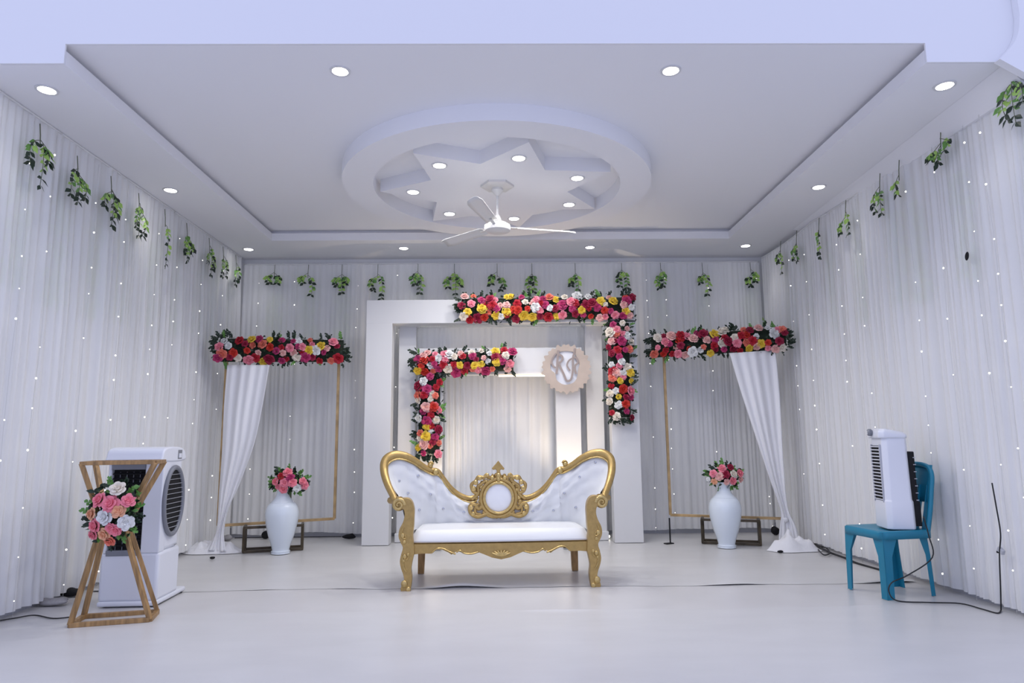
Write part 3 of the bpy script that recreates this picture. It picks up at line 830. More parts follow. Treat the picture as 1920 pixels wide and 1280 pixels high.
# arm posts flowing into cabriole front legs
post = [(300, 428), (335, 455), (350, 510), (348, 580), (345, 640), (338, 700), (345, 760), (348, 820), (338, 860), (325, 930), (330, 990), (325, 1050), (310, 1100), (262, 1100), (250, 1075), (258, 1050), (275, 1020), (270, 975), (255, 930), (246, 880), (255, 830), (268, 780), (250, 740), (238, 700), (245, 650), (270, 600), (282, 550), (275, 510), (258, 500), (240, 440)]
PO = spline([tuple(sym(x, y, -.30).xz) for x, y in post], 3, True)
for s_ in (-1, 1):
    pl = [(s_*abs(x), z) for x, z in PO]
    if s_ > 0: pl = pl[::-1]
    fleg = MB().prism(pl, -.335, -.265).build('front_leg', M['gold'], sofa, smooth=50, bevel=.012)
    c_ = sym(240, 478, -.30)
    spr = []
    for k in range(26):
        a = -PI/2+k*.42; r_ = .043*(1-k/32)
        spr.append((s_*(abs(c_.x)-.0)+(-s_)*r_*math.sin(a)*-1, -.33, c_.z+r_*math.cos(a)))
    MB().tube(spr, [.016*(1-k/50) for k in range(26)], 8).build('arm_scroll', M['gold_shiny'], sofa, smooth=60)
    R90 = Matrix.Rotation(-PI/2, 3, 'X')
    MB().lathe([(.036, -.035), (.044, -.025), (.044, .05), (.034, .06)], 20, c=(s_*abs(c_.x), -.29, c_.z), R=R90).build('arm_roll', M['gold'], sofa, smooth=50)
    # padded arm top running back from the scroll
    a_ = [(s_*abs(c_.x)*.985, -.27, c_.z+.03), (s_*.80, -.18, c_.z+.02), (s_*.81, -.1, c_.z+.015), (s_*.80, 0, c_.z)]
    MB().tube(spline(a_, 4), .026, 8).build('arm_rail', M['gold'], sofa, smooth=60)
    for (cx, cy, r_) in ((262, 700, .017), (275, 745, .014), (275, 850, .016), (300, 835, .012), (268, 880, .011), (272, 1045, .024), (300, 1085, .018)):
        p = sym(cx, cy, -.335)
        MB().blob((s_*abs(p.x), p.y, p.z), r_, 10, 6, (1, .6, 1.1)).build('leg_carving', M['gold_shiny'], fleg, smooth=180)
    for c in ([(268, 640), (255, 680), (262, 715), (285, 720), (280, 695)], [(255, 840), (262, 880), (270, 930), (285, 960)], [(310, 820), (300, 860), (280, 880)]):
        pts = [sym(*p, -.337) for p in c]
        MB().tube([(s_*abs(p.x), p.y, p.z) for p in map(Vector, spline([tuple(q_) for q_ in pts], 4))], .006, 6).build('leg_carving', M['gold_shiny'], fleg, smooth=60)
    # side rail and rear leg
    MB().bar((s_*.66, -.27, .29), (s_*.62, .2, .29), .06, .03).build('side_rail', M['gold'], sofa, bevel=.005)
    ra = .605
    MB().add([(s_*(ra-.035), .20, .30), (s_*(ra+.025), .20, .30), (s_*(ra+.025), .25, .30), (s_*(ra-.035), .25, .30),
              (s_*(ra-.018), .24, 0), (s_*(ra+.030), .24, 0), (s_*(ra+.030), .285, 0), (s_*(ra-.018), .285, 0)],
             [(0, 1, 2, 3), (7, 6, 5, 4), (0, 4, 5, 1), (1, 5, 6, 2), (2, 6, 7, 3), (3, 7, 4, 0)]).build('rear_leg', M['wood'], sofa, smooth=0)
MB().bar((-.6, .22, .31), (.6, .22, .31), .05, .03).build('rear_rail', M['gold'], sofa)

# central medallion
mc_ = sym(967, 435, .20); mr = (loc(1068, 435, .2).x-loc(868, 435, .2).x)/2
RX = Matrix.Rotation(-PI/2, 3, 'X')
def ringy(r, th, y, m_, nm, n=48): MB().tube([(r*math.cos(2*PI*i/n), y, mc_.z+r*1.03*math.sin(2*PI*i/n)) for i in range(n)], th, 8, True).build(nm, m_, sofa, smooth=180)
MB().lathe([(.001, .012), (mr*.7, .010), (mr*.98, .0), (mr, -.03)], 48, c=(0, .16, mc_.z), R=Matrix.Rotation(PI/2, 3, 'X')).build('medallion_pad', M['cream'], sofa, smooth=60)
ringy(mr+.004, .012, .150, M['gold_shiny'], 'medallion_ring'); ringy(mr+.028, .016, .160, M['gold'], 'medallion_ring')
rnd = random.Random(5)
for i in range(34):
    a = 2*PI*i/34; 
    if -PI*.42-.2 < a-2*PI*.75 < PI*.42: rr_, s1 = mr+.042, .013
    else: rr_, s1 = mr+.050+.014*(i % 2), .019
    MB().blob((rr_*math.cos(a), .165, mc_.z+rr_*math.sin(a)), s1*rnd.uniform(.8, 1.1), 8, 6, (1, .7, 1)).build('carved_bead', M['gold' if i % 2 else 'gold_shiny'], sofa, smooth=180)
for s_ in (-1, 1):
    for c, r_ in (([(1040, 270), (1075, 285), (1110, 280), (1130, 310), (1160, 335), (1150, 380), (1120, 400)], .014), ([(1060, 310), (1090, 330), (1115, 350), (1110, 390), (1130, 420), (1160, 440)], .013),
                  ([(1080, 480), (1110, 510), (1140, 475), (1172, 490), (1165, 540), (1120, 565), (1075, 555), (1040, 540)], .016), ([(1110, 470), (1135, 500), (1130, 540), (1095, 550)], .012),
                  ([(1000, 265), (1030, 290), (1050, 262), (1080, 300)], .012), ([(967, 568), (1010, 570), (1050, 555), (1080, 530)], .012)):
        pts = [loc(x, y, .16) for x, y in c]
        MB().tube([(s_*abs(p.x-loc(967, 400, .16).x), p.y, p.z) for p in map(Vector, spline([tuple(q_) for q_ in pts], 4))], r_, 7).build('carved_scroll', M['gold'], sofa, smooth=60)
    for x, y, r_ in ((1130, 320, .02), (1145, 365, .022), (1100, 290, .018), (1045, 268, .014), (1165, 500, .02), (1150, 545, .018), (1010, 290, .018)):
        p = loc(x, y, .15); MB().blob((s_*abs(p.x-loc(967, 400, .15).x), p.y, p.z), r_, 8, 6, (1, .6, 1)).build('carved_leaf', M['gold_shiny'], sofa, smooth=180)
# spade finial
def lp(pts, v): return [((loc(x, y, v).x-loc(967, y, v).x), loc(x, y, v).z) for x, y in pts]
fin = lp([(967, 165), (985, 190), (1012, 222), (1005, 234), (985, 228), (978, 240), (985, 265), (995, 300), (940, 300), (950, 265), (956, 240), (948, 228), (930, 234), (918, 222), (948, 190)], .17)
MB().prism(fin[::-1], .15, .185).build('finial', M['gold'], sofa, smooth=0, bevel=.006)
for p in ((967, 275, .018), (967, 300, .016)):
    q = loc(p[0], p[1], .14); MB().blob((0, q.y, q.z), p[2], 8, 6, (1, .6, 1.2)).build('carved_bead', M['gold_shiny'], sofa, smooth=180)

# ------------------------------------------------------------------ hourglass flower stand
c4 = [at(131, 1172, Z=.014), at(281, 1161, Z=.014), at(295, 1146, Z=.014), at(157, 1155, Z=.014)]
so = (c4[0]+c4[2])/2; so.z = .003
st = thing('hourglass_stand', so, 'gilded wooden hourglass stand with open bars in front of the large cooler', 'stand')
bt = [p-so for p in c4]
zt = .925; zw = .56
cw = (at(200, 980, Y=4.12).x+at(241, 980, Y=4.2).x)/2-.03
ux = (c4[1]-c4[0]).normalized(); uy = Vector((-ux.y, ux.x, 0))
ctr = Vector((so.x, so.y, 0))
wc = Vector((cw, 4.25, zw))-so
tc_ = Vector(((at(150, 866, Y=4.15).x+at(306, 866, Y=4.18).x)/2, 4.25, zt))-so
hwx = (at(306, 866, Y=4.15).x-at(150, 866, Y=4.15).x)/2
def atz(px, Y, z):
    p = at(px, 900, Y=Y); p.z = z; return p-so
wst = [atz(197, 4.18, zw), atz(237, 4.20, zw), atz(246, 4.27, zw), atz(206, 4.25, zw)]
tp_ = [atz(150, 4.09, zt), atz(289, 4.19, zt), atz(306, 4.43, zt), atz(176, 4.32, zt)]
for i in range(4):
    j = (i+1) % 4
    MB().bar(bt[i], bt[j], .026).build('base_rail', M['wood'], st, bevel=.002)
    MB().bar(tp_[i], tp_[j], .022).build('top_rail', M['wood'], st, bevel=.002)
    MB().bar(wst[i], wst[j], .018).build('waist_rail', M['wood'], st, bevel=.002)
    MB().bar(bt[i], wst[i], .025).build('lower_bar', M['wood'], st, bevel=.002)
    MB().bar(wst[i], tp_[i], .026).build('upper_bar', M['wood'], st, bevel=.002)
bc = at(218, 958, Y=4.13)
K = 4.13/F_PX*1.03
bouquet(bc, .150, .185, rs([(690, 427, 'cream', 1.05), (607, 483, 'coral', 1.05), (668, 503, 'coral', 1.2), (748, 487, 'coral', .95), (568, 553, 'peach', .85), (708, 537, 'peach', .95), (643, 567, 'white', 1.1), (745, 597, 'white', 1.05), (592, 612, 'coral', .95), (576, 657, 'coral', .8), (640, 655, 'peach', .9), (697, 637, 'coral', .8), (663, 692, 'salmon', .75), (672, 625, 'coral', .7)], 662, 545, 3.048, K),
        'large cluster of coral, peach and white roses tied to the hourglass stand', 6, None, r=.047, Yr=.07)

# ------------------------------------------------------------------ large air cooler
co = at(190, 1140, Z=0); cr_ = at(284, 1139, Z=0)
AO = (co+cr_)/2; AO.z = .0
ang = math.atan2(.02, .33)
ac = thing('air_cooler', (AO.x, 4.52, .0), 'large white tower air cooler with round side grille by the left curtain', 'air cooler', rz=math.radians(3))
W2 = .178; D = .32; HT = at(250, 838, Y=4.75).z
def rbox(x0, x1, y0, y1, z0, z1): return MB().box(((x0+x1)/2, (y0+y1)/2, (z0+z1)/2), (x1-x0, y1-y0, z1-z0))
rbox(-W2-.012, W2, .0, D, .035, .34).build('water_tank', M['white_gloss'], ac, bevel=.02)
# upper body with an opening in front
rbox(-W2, W2-.005, .05, D-.02, .335, HT-.07).build('housing', M['white_gloss'], ac, bevel=.03)
prof = [(-.02, HT-.095), (-.035, HT-.06), (-.01, HT-.015), (.06, HT), (D-.12, HT+.0), (D-.03, HT-.015), (D, HT-.05), (D-.01, HT-.095)]
b = MB(); n = len(prof); sp = spline(prof, 3, True); n = len(sp)
b.v = [(-W2-.005, y, z) for y, z in sp]+[(W2+.002, y, z) for y, z in sp]
b.f = [tuple(range(n)), tuple(range(2*n-1, n-1, -1))]+[(i, n+i, n+(i+1) % n, (i+1) % n) for i in range(n)]
b.build('top_lid', M['white_gloss'], ac, smooth=40, bevel=.015)
gx0, gx1 = -W2+.022, -W2+.235
gz0, gz1 = .30, HT-.115
for nm, x0, x1 in (('front_jamb', -W2, gx0), ('front_jamb', gx1, W2-.004)):
    rbox(x0, x1, -.0, .08, .335, HT-.09).build(nm, M['white_gloss'], ac, bevel=.008)
olet = rbox(gx0, gx1, .035, .06, gz0+.03, gz1+.02).build('outlet', M['dark'], ac)
rbox(gx0, gx1, -.004, .04, gz0+.02, gz0+.055).build('outlet_sill', M['grey'], ac, bevel=.004)
rbox(gx0, gx1, -.004, .04, gz1-.03, gz1+.02).build('outlet_header', M['grey'], ac, bevel=.004)
for i in range(15):
    z = gz0+.085+(gz1-gz0-.14)*i/14
    MB().box(((gx0+gx1)/2, .018, z), (gx1-gx0-.006, .022, .004), Matrix.Rotation(.5, 3, 'X')).build('louvre', M['dark'], olet)
for i in range(4):
    MB().box((gx0+(gx1-gx0)*(i+1)/5, .03, (gz0+gz1)/2), (.004, .008, gz1-gz0-.09)).build('vane', M['grey'], olet)
MB().box((.02, -.0015, .285), (.022, .002, .010)).build('emblem', M['midgrey'], ac)
rbox(W2-.02, W2+.003, D-.13, D-.06, HT-.085, HT-.02).build('side_handle', M['grey'], ac, bevel=.004)
rbox(W2-.0, W2+.006, D-.115, D-.075, HT-.075, HT-.045).build('handle_recess', M['white_gloss'], ac)
# round side grille
gc = Vector((W2, .160, .655)); gr = .205; gy = .70
RY = Matrix.Rotation(PI/2, 3, 'Y')
b = MB(); b.tube([(W2+.004, gc.y+gy*gr*math.cos(2*PI*i/48), gc.z+gr*1.08*math.sin(2*PI*i/48)) for i in range(48)], .016, 8, True); b.build('grille_ring', M['grey'], ac, smooth=180)
b = MB(); b.lathe([(gr, .0), (gr, .004), (.001, .006)], 48, R=RY); b.v = [(x+W2-.003, y*gy+gc.y, z*1.08+gc.z) for x, y, z in b.v]; gback = b.build('grille_back', M['dark'], ac)
for i in range(14):
    z = -gr+2*gr*(i+.5)/14; hw = math.sqrt(gr*gr-z*z)
    MB().box((W2+.008, gc.y, gc.z+z*1.08), (.006, 2*hw*gy, .0022), Matrix.Rotation(.05, 3, 'Y')).build('grille_slat', M['midgrey'], gback)
rbox(-W2-.01, W2+.004, -.01, D+.13, .008, .04).build('base', M['white_gloss'], ac, bevel=.012)
for x in (-W2+.03, W2-.03):
    for y in (.03, D-.02): MB().lathe([(.018, -.012), (.02, -.008), (.02, .008), (.018, .012)], 14, c=(x, y, .0205), R=RY).build('caster', M['dark'], ac)
MB().box((W2+.001, .24, .355), (.002, .04, .004), Matrix.Rotation(.1, 3, 'X')).build('latch', M['grey'], ac)

# ------------------------------------------------------------------ plastic chair
CO = Vector((2.60, 4.675, 0))
ch = thing('plastic_chair', (CO.x, CO.y, .004), 'teal moulded plastic chair by the right curtain carrying the small cooler', 'chair', rz=math.radians(11))
# local: front towards -X
zs_ = .425
def leg(top, bot, wt, wb, nm='leg'):
    # L-section tapering leg: two flanges meeting at the outer corner
    b = MB(); tx, ty = top; bx_, by_ = bot; sx = 1 if tx > 0 else -1; sy = 1 if ty > 0 else -1
    def flange(dx, dy, wt, wb, th=.006):
        # flange runs inwards along (dx,dy)
        px_, py_ = (th*-sx, 0) if dy else (0, th*-sy)
        T = [(tx, ty), (tx+dx*wt, ty+dy*wt), (tx+dx*wt+px_, ty+dy*wt+py_), (tx+px_, ty+py_)]
        B = [(bx_, by_), (bx_+dx*wb, by_+dy*wb), (bx_+dx*wb+px_, by_+dy*wb+py_), (bx_+px_, by_+py_)]
        m_ = [((a[0]*.45+c[0]*.55), (a[1]*.45+c[1]*.55)) for a, c in zip([(tx, ty), (tx+dx*(wt*.45+wb*.2), ty+dy*(wt*.45+wb*.2)), (tx+dx*(wt*.45+wb*.2)+px_, ty+dy*(wt*.45+wb*.2)+py_), (tx+px_, ty+py_)], B)]
        vs = [(x, y, zs_-.005) for x, y in T]+[(x, y, zs_*.62) for x, y in m_]+[(x, y, 0) for x, y in B]
        fs = [(0, 1, 2, 3), (11, 10, 9, 8)]
        for k in range(2):
            for i in range(4):
                j = (i+1) % 4; fs.append((k*4+i, k*4+j, (k+1)*4+j, (k+1)*4+i))
        b.add(vs, fs)
    flange(-sx, 0, wt, wb); flange(0, -sy, wt*.9, wb)
    return b.build(nm, M['teal'], ch, smooth=0, bevel=.002)
hx, hy = .185, .18
leg((-hx, -hy), (-hx-.0, -hy+.0), .12, .055); leg((-hx, hy), (-hx-.012, hy-.0), .12, .04)
leg((hx-.02, -hy+.02), (hx+.025, -hy+.035), .07, .03); leg((hx-.02, hy-.02), (hx+.01, hy-.03), .07, .05)
# seat: rounded slab with apron
def rr2(hx_, hy_, r_, n=6, sx=0):
    out_ = []
    for cx, cy, a in ((hx_-r_, hy_-r_, 0), (-hx_+r_, hy_-r_, 90), (-hx_+r_, -hy_+r_, 180), (hx_-r_, -hy_+r_, 270)):
        for k in range(n+1):
            t = math.radians(a+90*k/n); out_.append((cx+r_*math.cos(t)+sx, cy+r_*math.sin(t)))
    return out_
o1 = rr2(hx+.012, hy+.012, .05); b = MB()
lev = [(o1, .375), (o1, zs_-.006), (rr2(hx+.006, hy+.006, .048), zs_), (rr2(hx-.03, hy-.03, .04), zs_-.002), (rr2(hx-.07, hy-.07, .04), zs_-.010)]
n = len(o1)
for ol, z in lev: b.v += [(x, y, z-(.012 if False else 0)) for x, y in ol]
for k in range(len(lev)-1):
    for i in range(n): b.f.append((k*n+i, k*n+(i+1) % n, (k+1)*n+(i+1) % n, (k+1)*n+i))
b.f.append(tuple((len(lev)-1)*n+i for i in range(n)))
b.build('seat', M['teal'], ch, smooth=50, solid=.004)
# backrest: two side posts, arched top and central slats, leaning back
def bk(y, z): return Vector((hx-.01+(z-zs_)*.22-.0+.03*(1-(y/hy)**2)*0, y, z))
ht = .845
pp = [bk(-hy+.015, zs_-.05), bk(-hy+.01, .55), bk(-hy+.015, .68), bk(-hy+.02, .77), bk(-hy+.05, .825), bk(-.07, ht), bk(0, ht+.004)]
pp = pp+[Vector((p.x, -p.y, p.z)) for p in reversed(pp[:-1])]
MB().tube(spline(pp, 4), .016, 8, flat=1.0).build('back_frame', M['teal'], ch, smooth=60)
P = []
for i in range(6):
    z = .60+(ht-.60)*i/5; P.append([bk(y, z)+Vector((.012*(1-(y/hy)**2), 0, 0)) for y in [(-hy+.03)+(2*hy-.06)*k/10 for k in range(11)]])
MB().grid(P).build('back_top_panel', M['teal'], ch, smooth=180, solid=.006)
for k in range(5):
    y = -.13+.065*k
    MB().bar(bk(y, zs_-.01)+Vector((.005, 0, 0)), bk(y, .71)+Vector((.012, 0, 0)), .006, .038).build('back_slat', M['teal'], ch, bevel=.002)

# ------------------------------------------------------------------ small tower cooler standing on the chair
sc0 = thing('tower_cooler', (2.655, 4.655, zs_+.006), 'small white tower air cooler standing on the teal chair', 'air cooler', rz=math.radians(-8))
H2 = .655; fx_, bx_ = -.085, .085; wy = .108
def tower_outline(s=1.0):
    return [(fx_*s, -wy*.78*s), (fx_*s+.03, -wy*s), (bx_*s-.02, -wy*s), (bx_*s, -wy*.8*s), (bx_*s, wy*.8*s), (bx_*s-.02, wy*s), (fx_*s+.03, wy*s), (fx_*s, wy*.78*s)]
b = MB(); lev = [(0, 1.06), (.02, 1.07), (.18, 1.05), (.19, 1.0), (.50, .96), (H2-.05, .95)]
ol = [tower_outline(s) for _, s in lev]; n = 8
for (z, s), o_ in zip(lev, ol): b.v += [(x, y, z) for x, y in o_]
for k in range(len(lev)-1):
    for i in range(n): b.f.append((k*n+i, k*n+(i+1) % n, (k+1)*n+(i+1) % n, (k+1)*n+i))
b.f += [tuple(reversed(range(n))), tuple((len(lev)-1)*n+i for i in range(n))]
b.build('housing', M['white_gloss'], sc0, smooth=40, bevel=.006)
b = MB(); lev = [(H2-.055, 1.0), (H2-.045, 1.03), (H2-.02, 1.0), (H2, .80)]
ol = [tower_outline(s) for _, s in lev]
for (z, s), o_ in zip(lev, ol): b.v += [(x-(.012 if x < 0 else 0), y, z+(.010 if x < 0 else -.012)*(1 if z > H2-.03 else 0)) for x, y in o_]
for k in range(len(lev)-1):
    for i in range(n): b.f.append((k*n+i, k*n+(i+1) % n, (k+1)*n+(i+1) % n, (k+1)*n+i))
b.f += [tuple(reversed(range(n))), tuple((len(lev)-1)*n+i for i in range(n))]
b.build('top_cap', M['white_gloss'], sc0, smooth=40, bevel=.006)
# control dial sticking out at the top front
MB().lathe([(.020, 0), (.024, .006), (.024, .022), (.016, .03)], 20, c=(fx_-.012, .02, H2-.015), R=Matrix.Rotation(-PI/2, 3, 'Y')).build('control_dial', M['grey'], sc0)
MB().box((fx_-.043, .02, H2-.015), (.003, .016, .026)).build('dial_mark', M['board'], sc0)
# louvred outlet on the front
olet2 = MB().box((fx_+.002, 0, .365), (.010, wy*1.25, .37)).build('outlet', M['dark'], sc0)
for y in (-wy*.66, wy*.66): MB().box((fx_-.003, y, .365), (.014, .008, .385)).build('outlet_frame', M['midgrey'], sc0, bevel=.002)
for i in range(17):
    MB().box((fx_-.006, 0, .19+.352*i/16), (.010, wy*1.28, .006), Matrix.Rotation(.25, 3, 'Y')).build('louvre', M['white_gloss'], olet2)
# rear mesh pad
rfil = MB().box((bx_+.012, 0, .33), (.045, wy*1.7, .36)).build('rear_filter', M['dark'], sc0, bevel=.006)
for i in range(7):
    MB().box((bx_+.030, 0, .19+.28*i/6), (.016, wy*1.76, .005)).build('filter_bar', M['midgrey'], rfil)
MB().box((bx_+.02, -wy*.7, .10), (.05, .03, .16)).build('cable_box', M['dark'], sc0)

# ------------------------------------------------------------------ fairy light strings
BM_ = MB().blob((0, 0, 0), .0048, 6, 5).mesh('bulb', M['bulb'])
def string(name_lab, base, axis_pos, z1, z0, seed, group):
    rnd = random.Random(seed)
    t = thing('fairy_light_string', base, name_lab, 'string lights', group)
    pts = []; n = 26
    for i in range(n+1):
        z = z1+(z0-z1)*i/n; s = .03*noise.noise(Vector((z*1.3, seed*3.7, 0)))
        pts.append(Vector(axis_pos(s, z))-Vector(base))
    MB().tube(pts, .0014, 4).build('wire', M['wire'], t, smooth=180)
    z = z1-rnd.uniform(.1, .3)
    while z > z0+.02:
        i = (z1-z)/(z1-z0)*n; k = min(n-1, int(i)); p = pts[k].lerp(pts[k+1], i-k)
        o = bpy.data.objects.new('bulb', BM_); link(o, t); o.location = p; s = rnd.choice((.7, .9, 1, 1.25)); o.scale = (s, s, s)
        z -= rnd.choice((.2, .24, .28, .33, .6))*rnd.uniform(.9, 1.15)
num = ['first', 'second', 'third', 'fourth', 'fifth', 'sixth', 'seventh', 'eighth', 'ninth', 'tenth', 'eleventh', 'twelfth', 'thirteenth']
for k, px in enumerate((6, 56, 142, 205, 270, 312, 360, 402)):
    y = at(px, 760, X=-XC+.05).y
    string('string of tiny warm bulbs on the left curtains, %s from the camera' % num[k], (-XC+.068, y, 0), (lambda s, z, y=y: (-XC+.068, y+s, z)), 3.05, .02, 20+k, 'fairy light strings on the left curtains')
for k, px in enumerate((473, 545, 665, 740, 1222, 1258, 1340, 1445, 1487)):
    x = at(px, 800, Y=YC-.05).x; x = max(-XC+.08, min(XC-.08, x))
    zt_ = 3.02
    string('string of tiny warm bulbs on the back curtains, %s from the left corner' % num[k], (x, YC-.062, 0), (lambda s, z, x=x: (x+s, YC-.062, z)), zt_, .02, 40+k, 'fairy light strings on the back curtains')
for k, px in enumerate((1502, 1532, 1596, 1640, 1742, 1800, 1868, 1905)):
    y = at(px, 760, X=XC-.05).y
    string('string of tiny warm bulbs on the right curtains, %s from the back corner' % num[k], (XC-.068, y, 0), (lambda s, z, y=y: (XC-.068, y+s, z)), 3.0, .02, 60+k, 'fairy light strings on the right curtains')

# ------------------------------------------------------------------ hanging vines
LEAFM = {k: MB() for k in ('leaf_dark', 'leaf_mid', 'leaf_light')}
for k, b in LEAFM.items():
    vs, fs = leaf_pts(.062, .0145, .08); b.add(vs, fs); LEAFM[k] = b.mesh('leaf', M[k], 0)
VS = {}
def vine(top, wall, seed, label, group, big, ln, split):
    """wall: unit vector into the room; clusters lie flat against the curtain"""
    rnd = random.Random(seed); n = Vector(wall); side = Vector((0, 0, 1)).cross(n)
    t = thing('ivy_sprig', top, label, 'hanging vine', group)
    stem = MB(); hang = -ln
    c0 = Vector((0, 0, 0)); stem.tube([(0, 0, 0), n*.01+Vector((0, 0, -.08)), n*.015+Vector((0, 0, -.16))], .003, 5)
    arms = []
    for k in range(split):
        u = (k-(split-1)/2)*.075+rnd.uniform(-.025, .025); z0 = -.10-rnd.uniform(0, .07)
        z1 = z0-ln*rnd.uniform(.55, 1.0)*(1.25 if k == split//2 else .8)
        pts = [n*.015+Vector((0, 0, z0+.02)), n*.03+side*u*.8+Vector((0, 0, z0-.02)), n*.035+side*u*1.2+Vector((0, 0, (z0+z1)/2)), n*.03+side*u*(.9+rnd.uniform(-.5, .3))+Vector((0, 0, z1))]
        sp_ = [Vector(p) for p in spline([tuple(p) for p in pts], 5)]
        stem.tube(sp_, .0022, 4); arms.append(sp_)
    stem.build('stem', M['stem'], t, smooth=180)
    for k, sp_ in enumerate(arms):
        lit = rnd.random(); joined = {q: MB() for q in ('leaf_dark', 'leaf_mid', 'leaf_light')}
        m_ = 6 if ln < .25 else 7
        for i in range(m_):
            for sg in (-1, 1):
                f_ = (i+rnd.random()*.5)/m_*(len(sp_)-5)+4; q = min(len(sp_)-2, int(f_)); p = sp_[q].lerp(sp_[q+1], f_-q)
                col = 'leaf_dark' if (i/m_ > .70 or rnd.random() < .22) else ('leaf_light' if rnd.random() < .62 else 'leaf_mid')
                v = (side*sg*rnd.uniform(.6, 1.1)+Vector((0, 0, -rnd.uniform(.35, .9)))+n*rnd.uniform(0, .3)).normalized()
                qd = aim(v, n) @ Euler((0, rnd.uniform(-.6, .6), 0)).to_quaternion()
                s = rnd.uniform(.75, 1.15)
                if big:
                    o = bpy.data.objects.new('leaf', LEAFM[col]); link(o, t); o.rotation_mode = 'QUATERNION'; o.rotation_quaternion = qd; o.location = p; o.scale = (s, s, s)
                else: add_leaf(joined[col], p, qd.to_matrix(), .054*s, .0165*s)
        if not big:
            for q, b in joined.items():
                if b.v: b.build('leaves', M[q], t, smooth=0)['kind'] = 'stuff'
    # tail of the vine behind the sheer
    b = MB()
    for i in range(120):
        z = -.3-rnd.random()*.75; u = rnd.uniform(-.10, .10)*(1.1-.5*rnd.random())
        add_leaf(b, -n*(.060 if abs(n.y) > .5 else .078)+side*u+Vector((0, 0, z)), (aim((side*rnd.uniform(-1, 1)+Vector((0, 0, -.7))).normalized(), n)).to_matrix(), .06, .017)
    b.build('leaves_behind_sheer', M['leaf_light'], t, smooth=0)['kind'] = 'stuff'
gl = 'ivy sprigs along the %s curtain rail'
for k, (px, py) in enumerate(((75, 232), (145, 292), (208, 330), (260, 362), (309, 392), (350, 418), (392, 446), (418, 462), (442, 478))):
    p = at(px, py, X=-XC+.045); p.z = min(p.z, ZC-.03)
    vine(p, (1, 0, 0), 100+k, 'artificial ivy sprig on the left curtain top, %s from the camera' % num[k], gl % 'left', k < 4, .26 if k != 4 else .34, (3, 3, 3, 3, 1, 3, 3, 2, 2)[k])
for k, px in enumerate((516, 579, 642, 709, 784, 852, 932, 997, 1078, 1165, 1238, 1316, 1406)):
    p = at(px, 490, Y=YC-.04); p.z = ZC-.09
    vine(p, (0, -1, 0), 200+k, 'artificial ivy sprig on the back curtain top, %s from the left corner' % num[k], gl % 'back', False, (.16, .24, .2, .25, .22, .22, .2, .24, .25, .24, .24, .22, .18)[k], (2, 2, 3, 2, 2, 3, 2, 2, 2, 2, 2, 2, 2)[k])
for k, (px, py) in enumerate(((1464, 452), (1494, 432), (1536, 408), (1586, 375), (1650, 325), (1686, 300), (1764, 238), (1902, 120))):
    p = at(px, py, X=XC-.045)
    vine(p, (-1, 0, 0), 300+k, 'artificial ivy sprig on the right curtain top, %s from the back corner' % num[k], gl % 'right', k > 3, (.24, .22, .26, .22, .24, .12, .12, .3)[k], (2, 2, 1, 2, 2, 1, 3, 3)[k])

# ------------------------------------------------------------------ floor spots that light the inner arch
def floorspot(p, label, tgt, e):
    t = thing('floor_spotlight', p, label, 'floor light', 'floor spotlights behind the sofa')
    MB().box((0, 0, .012), (.10, .06, .02)).build('foot', M['dark'], t, bevel=.003)
    MB().lathe([(.03, 0), (.036, .01), (.04, .05), (.042, .06), (.034, .058), (.03, .04)], 18, c=(0, 0, .026)).build('head', M['midgrey'], t)
    MB().lathe([(.031, .074), (.001, .075)], 18).build('lens', M['led'], t)
    lo = lamp('spot_beam', 'SPOT', (0, 0, 0), Vector(tgt)-Vector(p)-Vector((0, 0, .1)), e, (1, .80, .55), spot_size=math.radians(70), spot_blend=.9, shadow_soft_size=.03)
    lo.parent = t; lo.location = (0, 0, .1)
xr_ = at(1062, 900, Y=6.9).x; xl_ = at(815, 900, Y=6.9).x
floorspot((xr_-.02, 6.62, .012), 'small warm floor spotlight behind the right half of the sofa', (xr_-.03, 7.0, 1.35), 62)
floorspot((xl_+.05, 6.62, .012), 'small warm floor spotlight behind the left half of the sofa', (xl_, 7.0, 1.0), 36)
p = at(1138, 1005, Z=.03)
t = thing('loose_bulb', (p.x, p.y, .012), 'small glowing bulb on the floor right of the sofa', 'bulb')
MB().blob((.02, 0, .016), .014, 8, 6).build('glass', M['bulb'], t, smooth=180)
MB().lathe([(.008, 0), (.011, .03)], 10, c=(.01, 0, .016), R=Matrix.Rotation(-PI/2, 3, 'Y')).build('socket', M['gold'], t)

# ------------------------------------------------------------------ cables and scraps
def cable(pts, label, r=.005, m=None, name='power_cable', n=6):
    o = Vector(pts[0]); b = MB().tube([Vector(p)-o for p in spline([tuple(p) for p in pts], n)], r, 6)
    ob = b.build(name, m or M['cable'], None, smooth=180); ob.location = o
    tag(ob, label, 'cable'); return ob
def fz_(px, py, z=.008): return tuple(at(px, py, Z=z))
q = at(1718, 985, Y=4.56)
cable([(2.755, 4.50, .52), (2.76, 4.47, .40), (2.75, 4.44, .27), tuple(at(1702, 1078, Y=4.44)), tuple(at(1672, 1092, Y=4.40)), tuple(at(1667, 1110, Y=4.40)), fz_(1683, 1126), fz_(1740, 1129), fz_(1800, 1131), fz_(1840, 1141), fz_(1870, 1149), fz_(1877, 1143)],
      'black power cable running from the small cooler over the floor to the right curtain', .004)
cable([fz_(1877, 1143), tuple(at(1876, 1100, X=2.935)), tuple(at(1874, 1040, X=2.935)), tuple(at(1876, 1000, X=2.935)), tuple(at(1868, 950, X=2.935)), tuple(at(1860, 905, X=2.935))],
      'black cable rising up the right curtain near the camera', .004)
t = thing('plug_socket', at(1877, 1032, X=2.945), 'small grey inline plug on the black cable at the right curtain', 'plug')
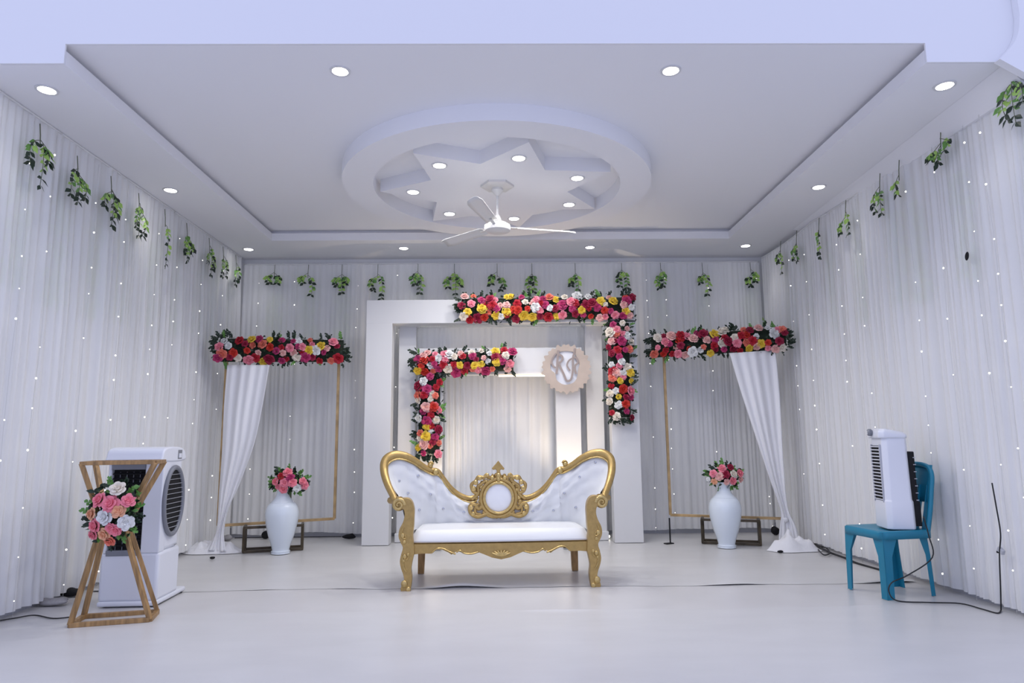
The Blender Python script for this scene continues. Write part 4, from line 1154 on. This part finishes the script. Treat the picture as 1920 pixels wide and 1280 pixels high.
MB().box((0, 0, 0), (.02, .045, .03), Matrix.Rotation(.5, 3, 'X')).build('body', M['midgrey'], t, bevel=.004)
MB().box((0, .026, -.012), (.012, .012, .012)).build('pins', M['dark'], t)
cable([fz_(0, 1163), fz_(30, 1158), fz_(65, 1153), fz_(100, 1159), fz_(135, 1156)], 'thin black cable on the floor left of the hourglass stand', .004)
cable([fz_(300, 1130), fz_(322, 1114), fz_(341, 1110)], 'short black cable beside the foot of the large cooler', .005)
cable([fz_(1528, 1020), fz_(1545, 1030, .02), fz_(1560, 1037, .02), fz_(1585, 1046, .02), fz_(1608, 1056), fz_(1650, 1068)], 'thick black cable bundle along the foot of the right curtains', .010)
cable([fz_(1535, 1025, .02), fz_(1548, 1026, .03), fz_(1556, 1036, .02), fz_(1545, 1040, .02), fz_(1534, 1030, .02)], 'coiled black cable loop on the floor near the right drape', .006)
def scrap(p, size, label, m, seed, name='cloth_scrap', cat='scrap'):
    b = MB(); rnd = random.Random(seed); b.blob((0, 0, size[2]*.45), 1, 14, 8, (size[0]/2, size[1]/2, size[2]/2))
    b.v = [tuple(Vector(v)*(1+.35*noise.noise(Vector(v)*18+Vector((seed, 0, 0))))) for v in b.v]
    zmin = min(v[2] for v in b.v); b.v = [(x, y, z-zmin) for x, y, z in b.v]
    o = b.build(name, m, None, smooth=60); o.location = p; tag(o, label, cat)
scrap(fz_(95, 1135, .002), (.22, .10, .05), 'crumpled grey cloth at the foot of the left curtain', M['greycloth'], 1)
scrap(fz_(130, 1118, .002), (.16, .08, .06), 'crumpled black cloth behind the hourglass stand', M['dark'], 2)
scrap(fz_(425, 1013, .006), (.13, .07, .06), 'grey leafy scrap on the floor below the left frame', M['greycloth'], 3)
scrap(fz_(498, 1010, .006), (.09, .05, .08), 'black scrap on the floor behind the left vase', M['dark'], 4)
scrap(fz_(655, 1010, .006), (.16, .05, .05), 'black scrap by the back curtain left of the arch', M['dark'], 5)
scrap(fz_(1455, 1003, .006), (.09, .07, .09), 'black plug bundle by the back curtain behind the right drape', M['dark'], 6)
scrap(fz_(1463, 1036, .006), (.06, .03, .025), 'small black block in front of the right drape', M['dark'], 7)
scrap(fz_(398, 1048, .006), (.05, .04, .03), 'small black clip in front of the left drape puddle', M['dark'], 8)
scrap(fz_(358, 1034, .004), (.12, .06, .03), 'crumpled grey tape by the left curtain beside the large cooler', M['greycloth'], 9)
o = MB().blob((0, 0, 0), 1, 10, 8, (.004, .018, .028)).build('black_clip', M['dark'], None, smooth=180)
o.location = at(1813, 480, X=XC-.055); o.rotation_euler = (.3, 0, 0); tag(o, 'small black clip on the right curtain below the rail', 'clip')
cable([tuple(at(x, 1008-1.2*(x-440)/100, Y=7.52)) for x in (440, 480, 520, 560, 600, 640)], 'dark cable along the foot of the back curtain, left of the arch', .005)
cable([tuple(at(x, 1004-1.2*(x-1200)/100, Y=7.52)) for x in (1208, 1250, 1300, 1350, 1400, 1440)], 'dark cable along the foot of the back curtain, right of the arch', .005)
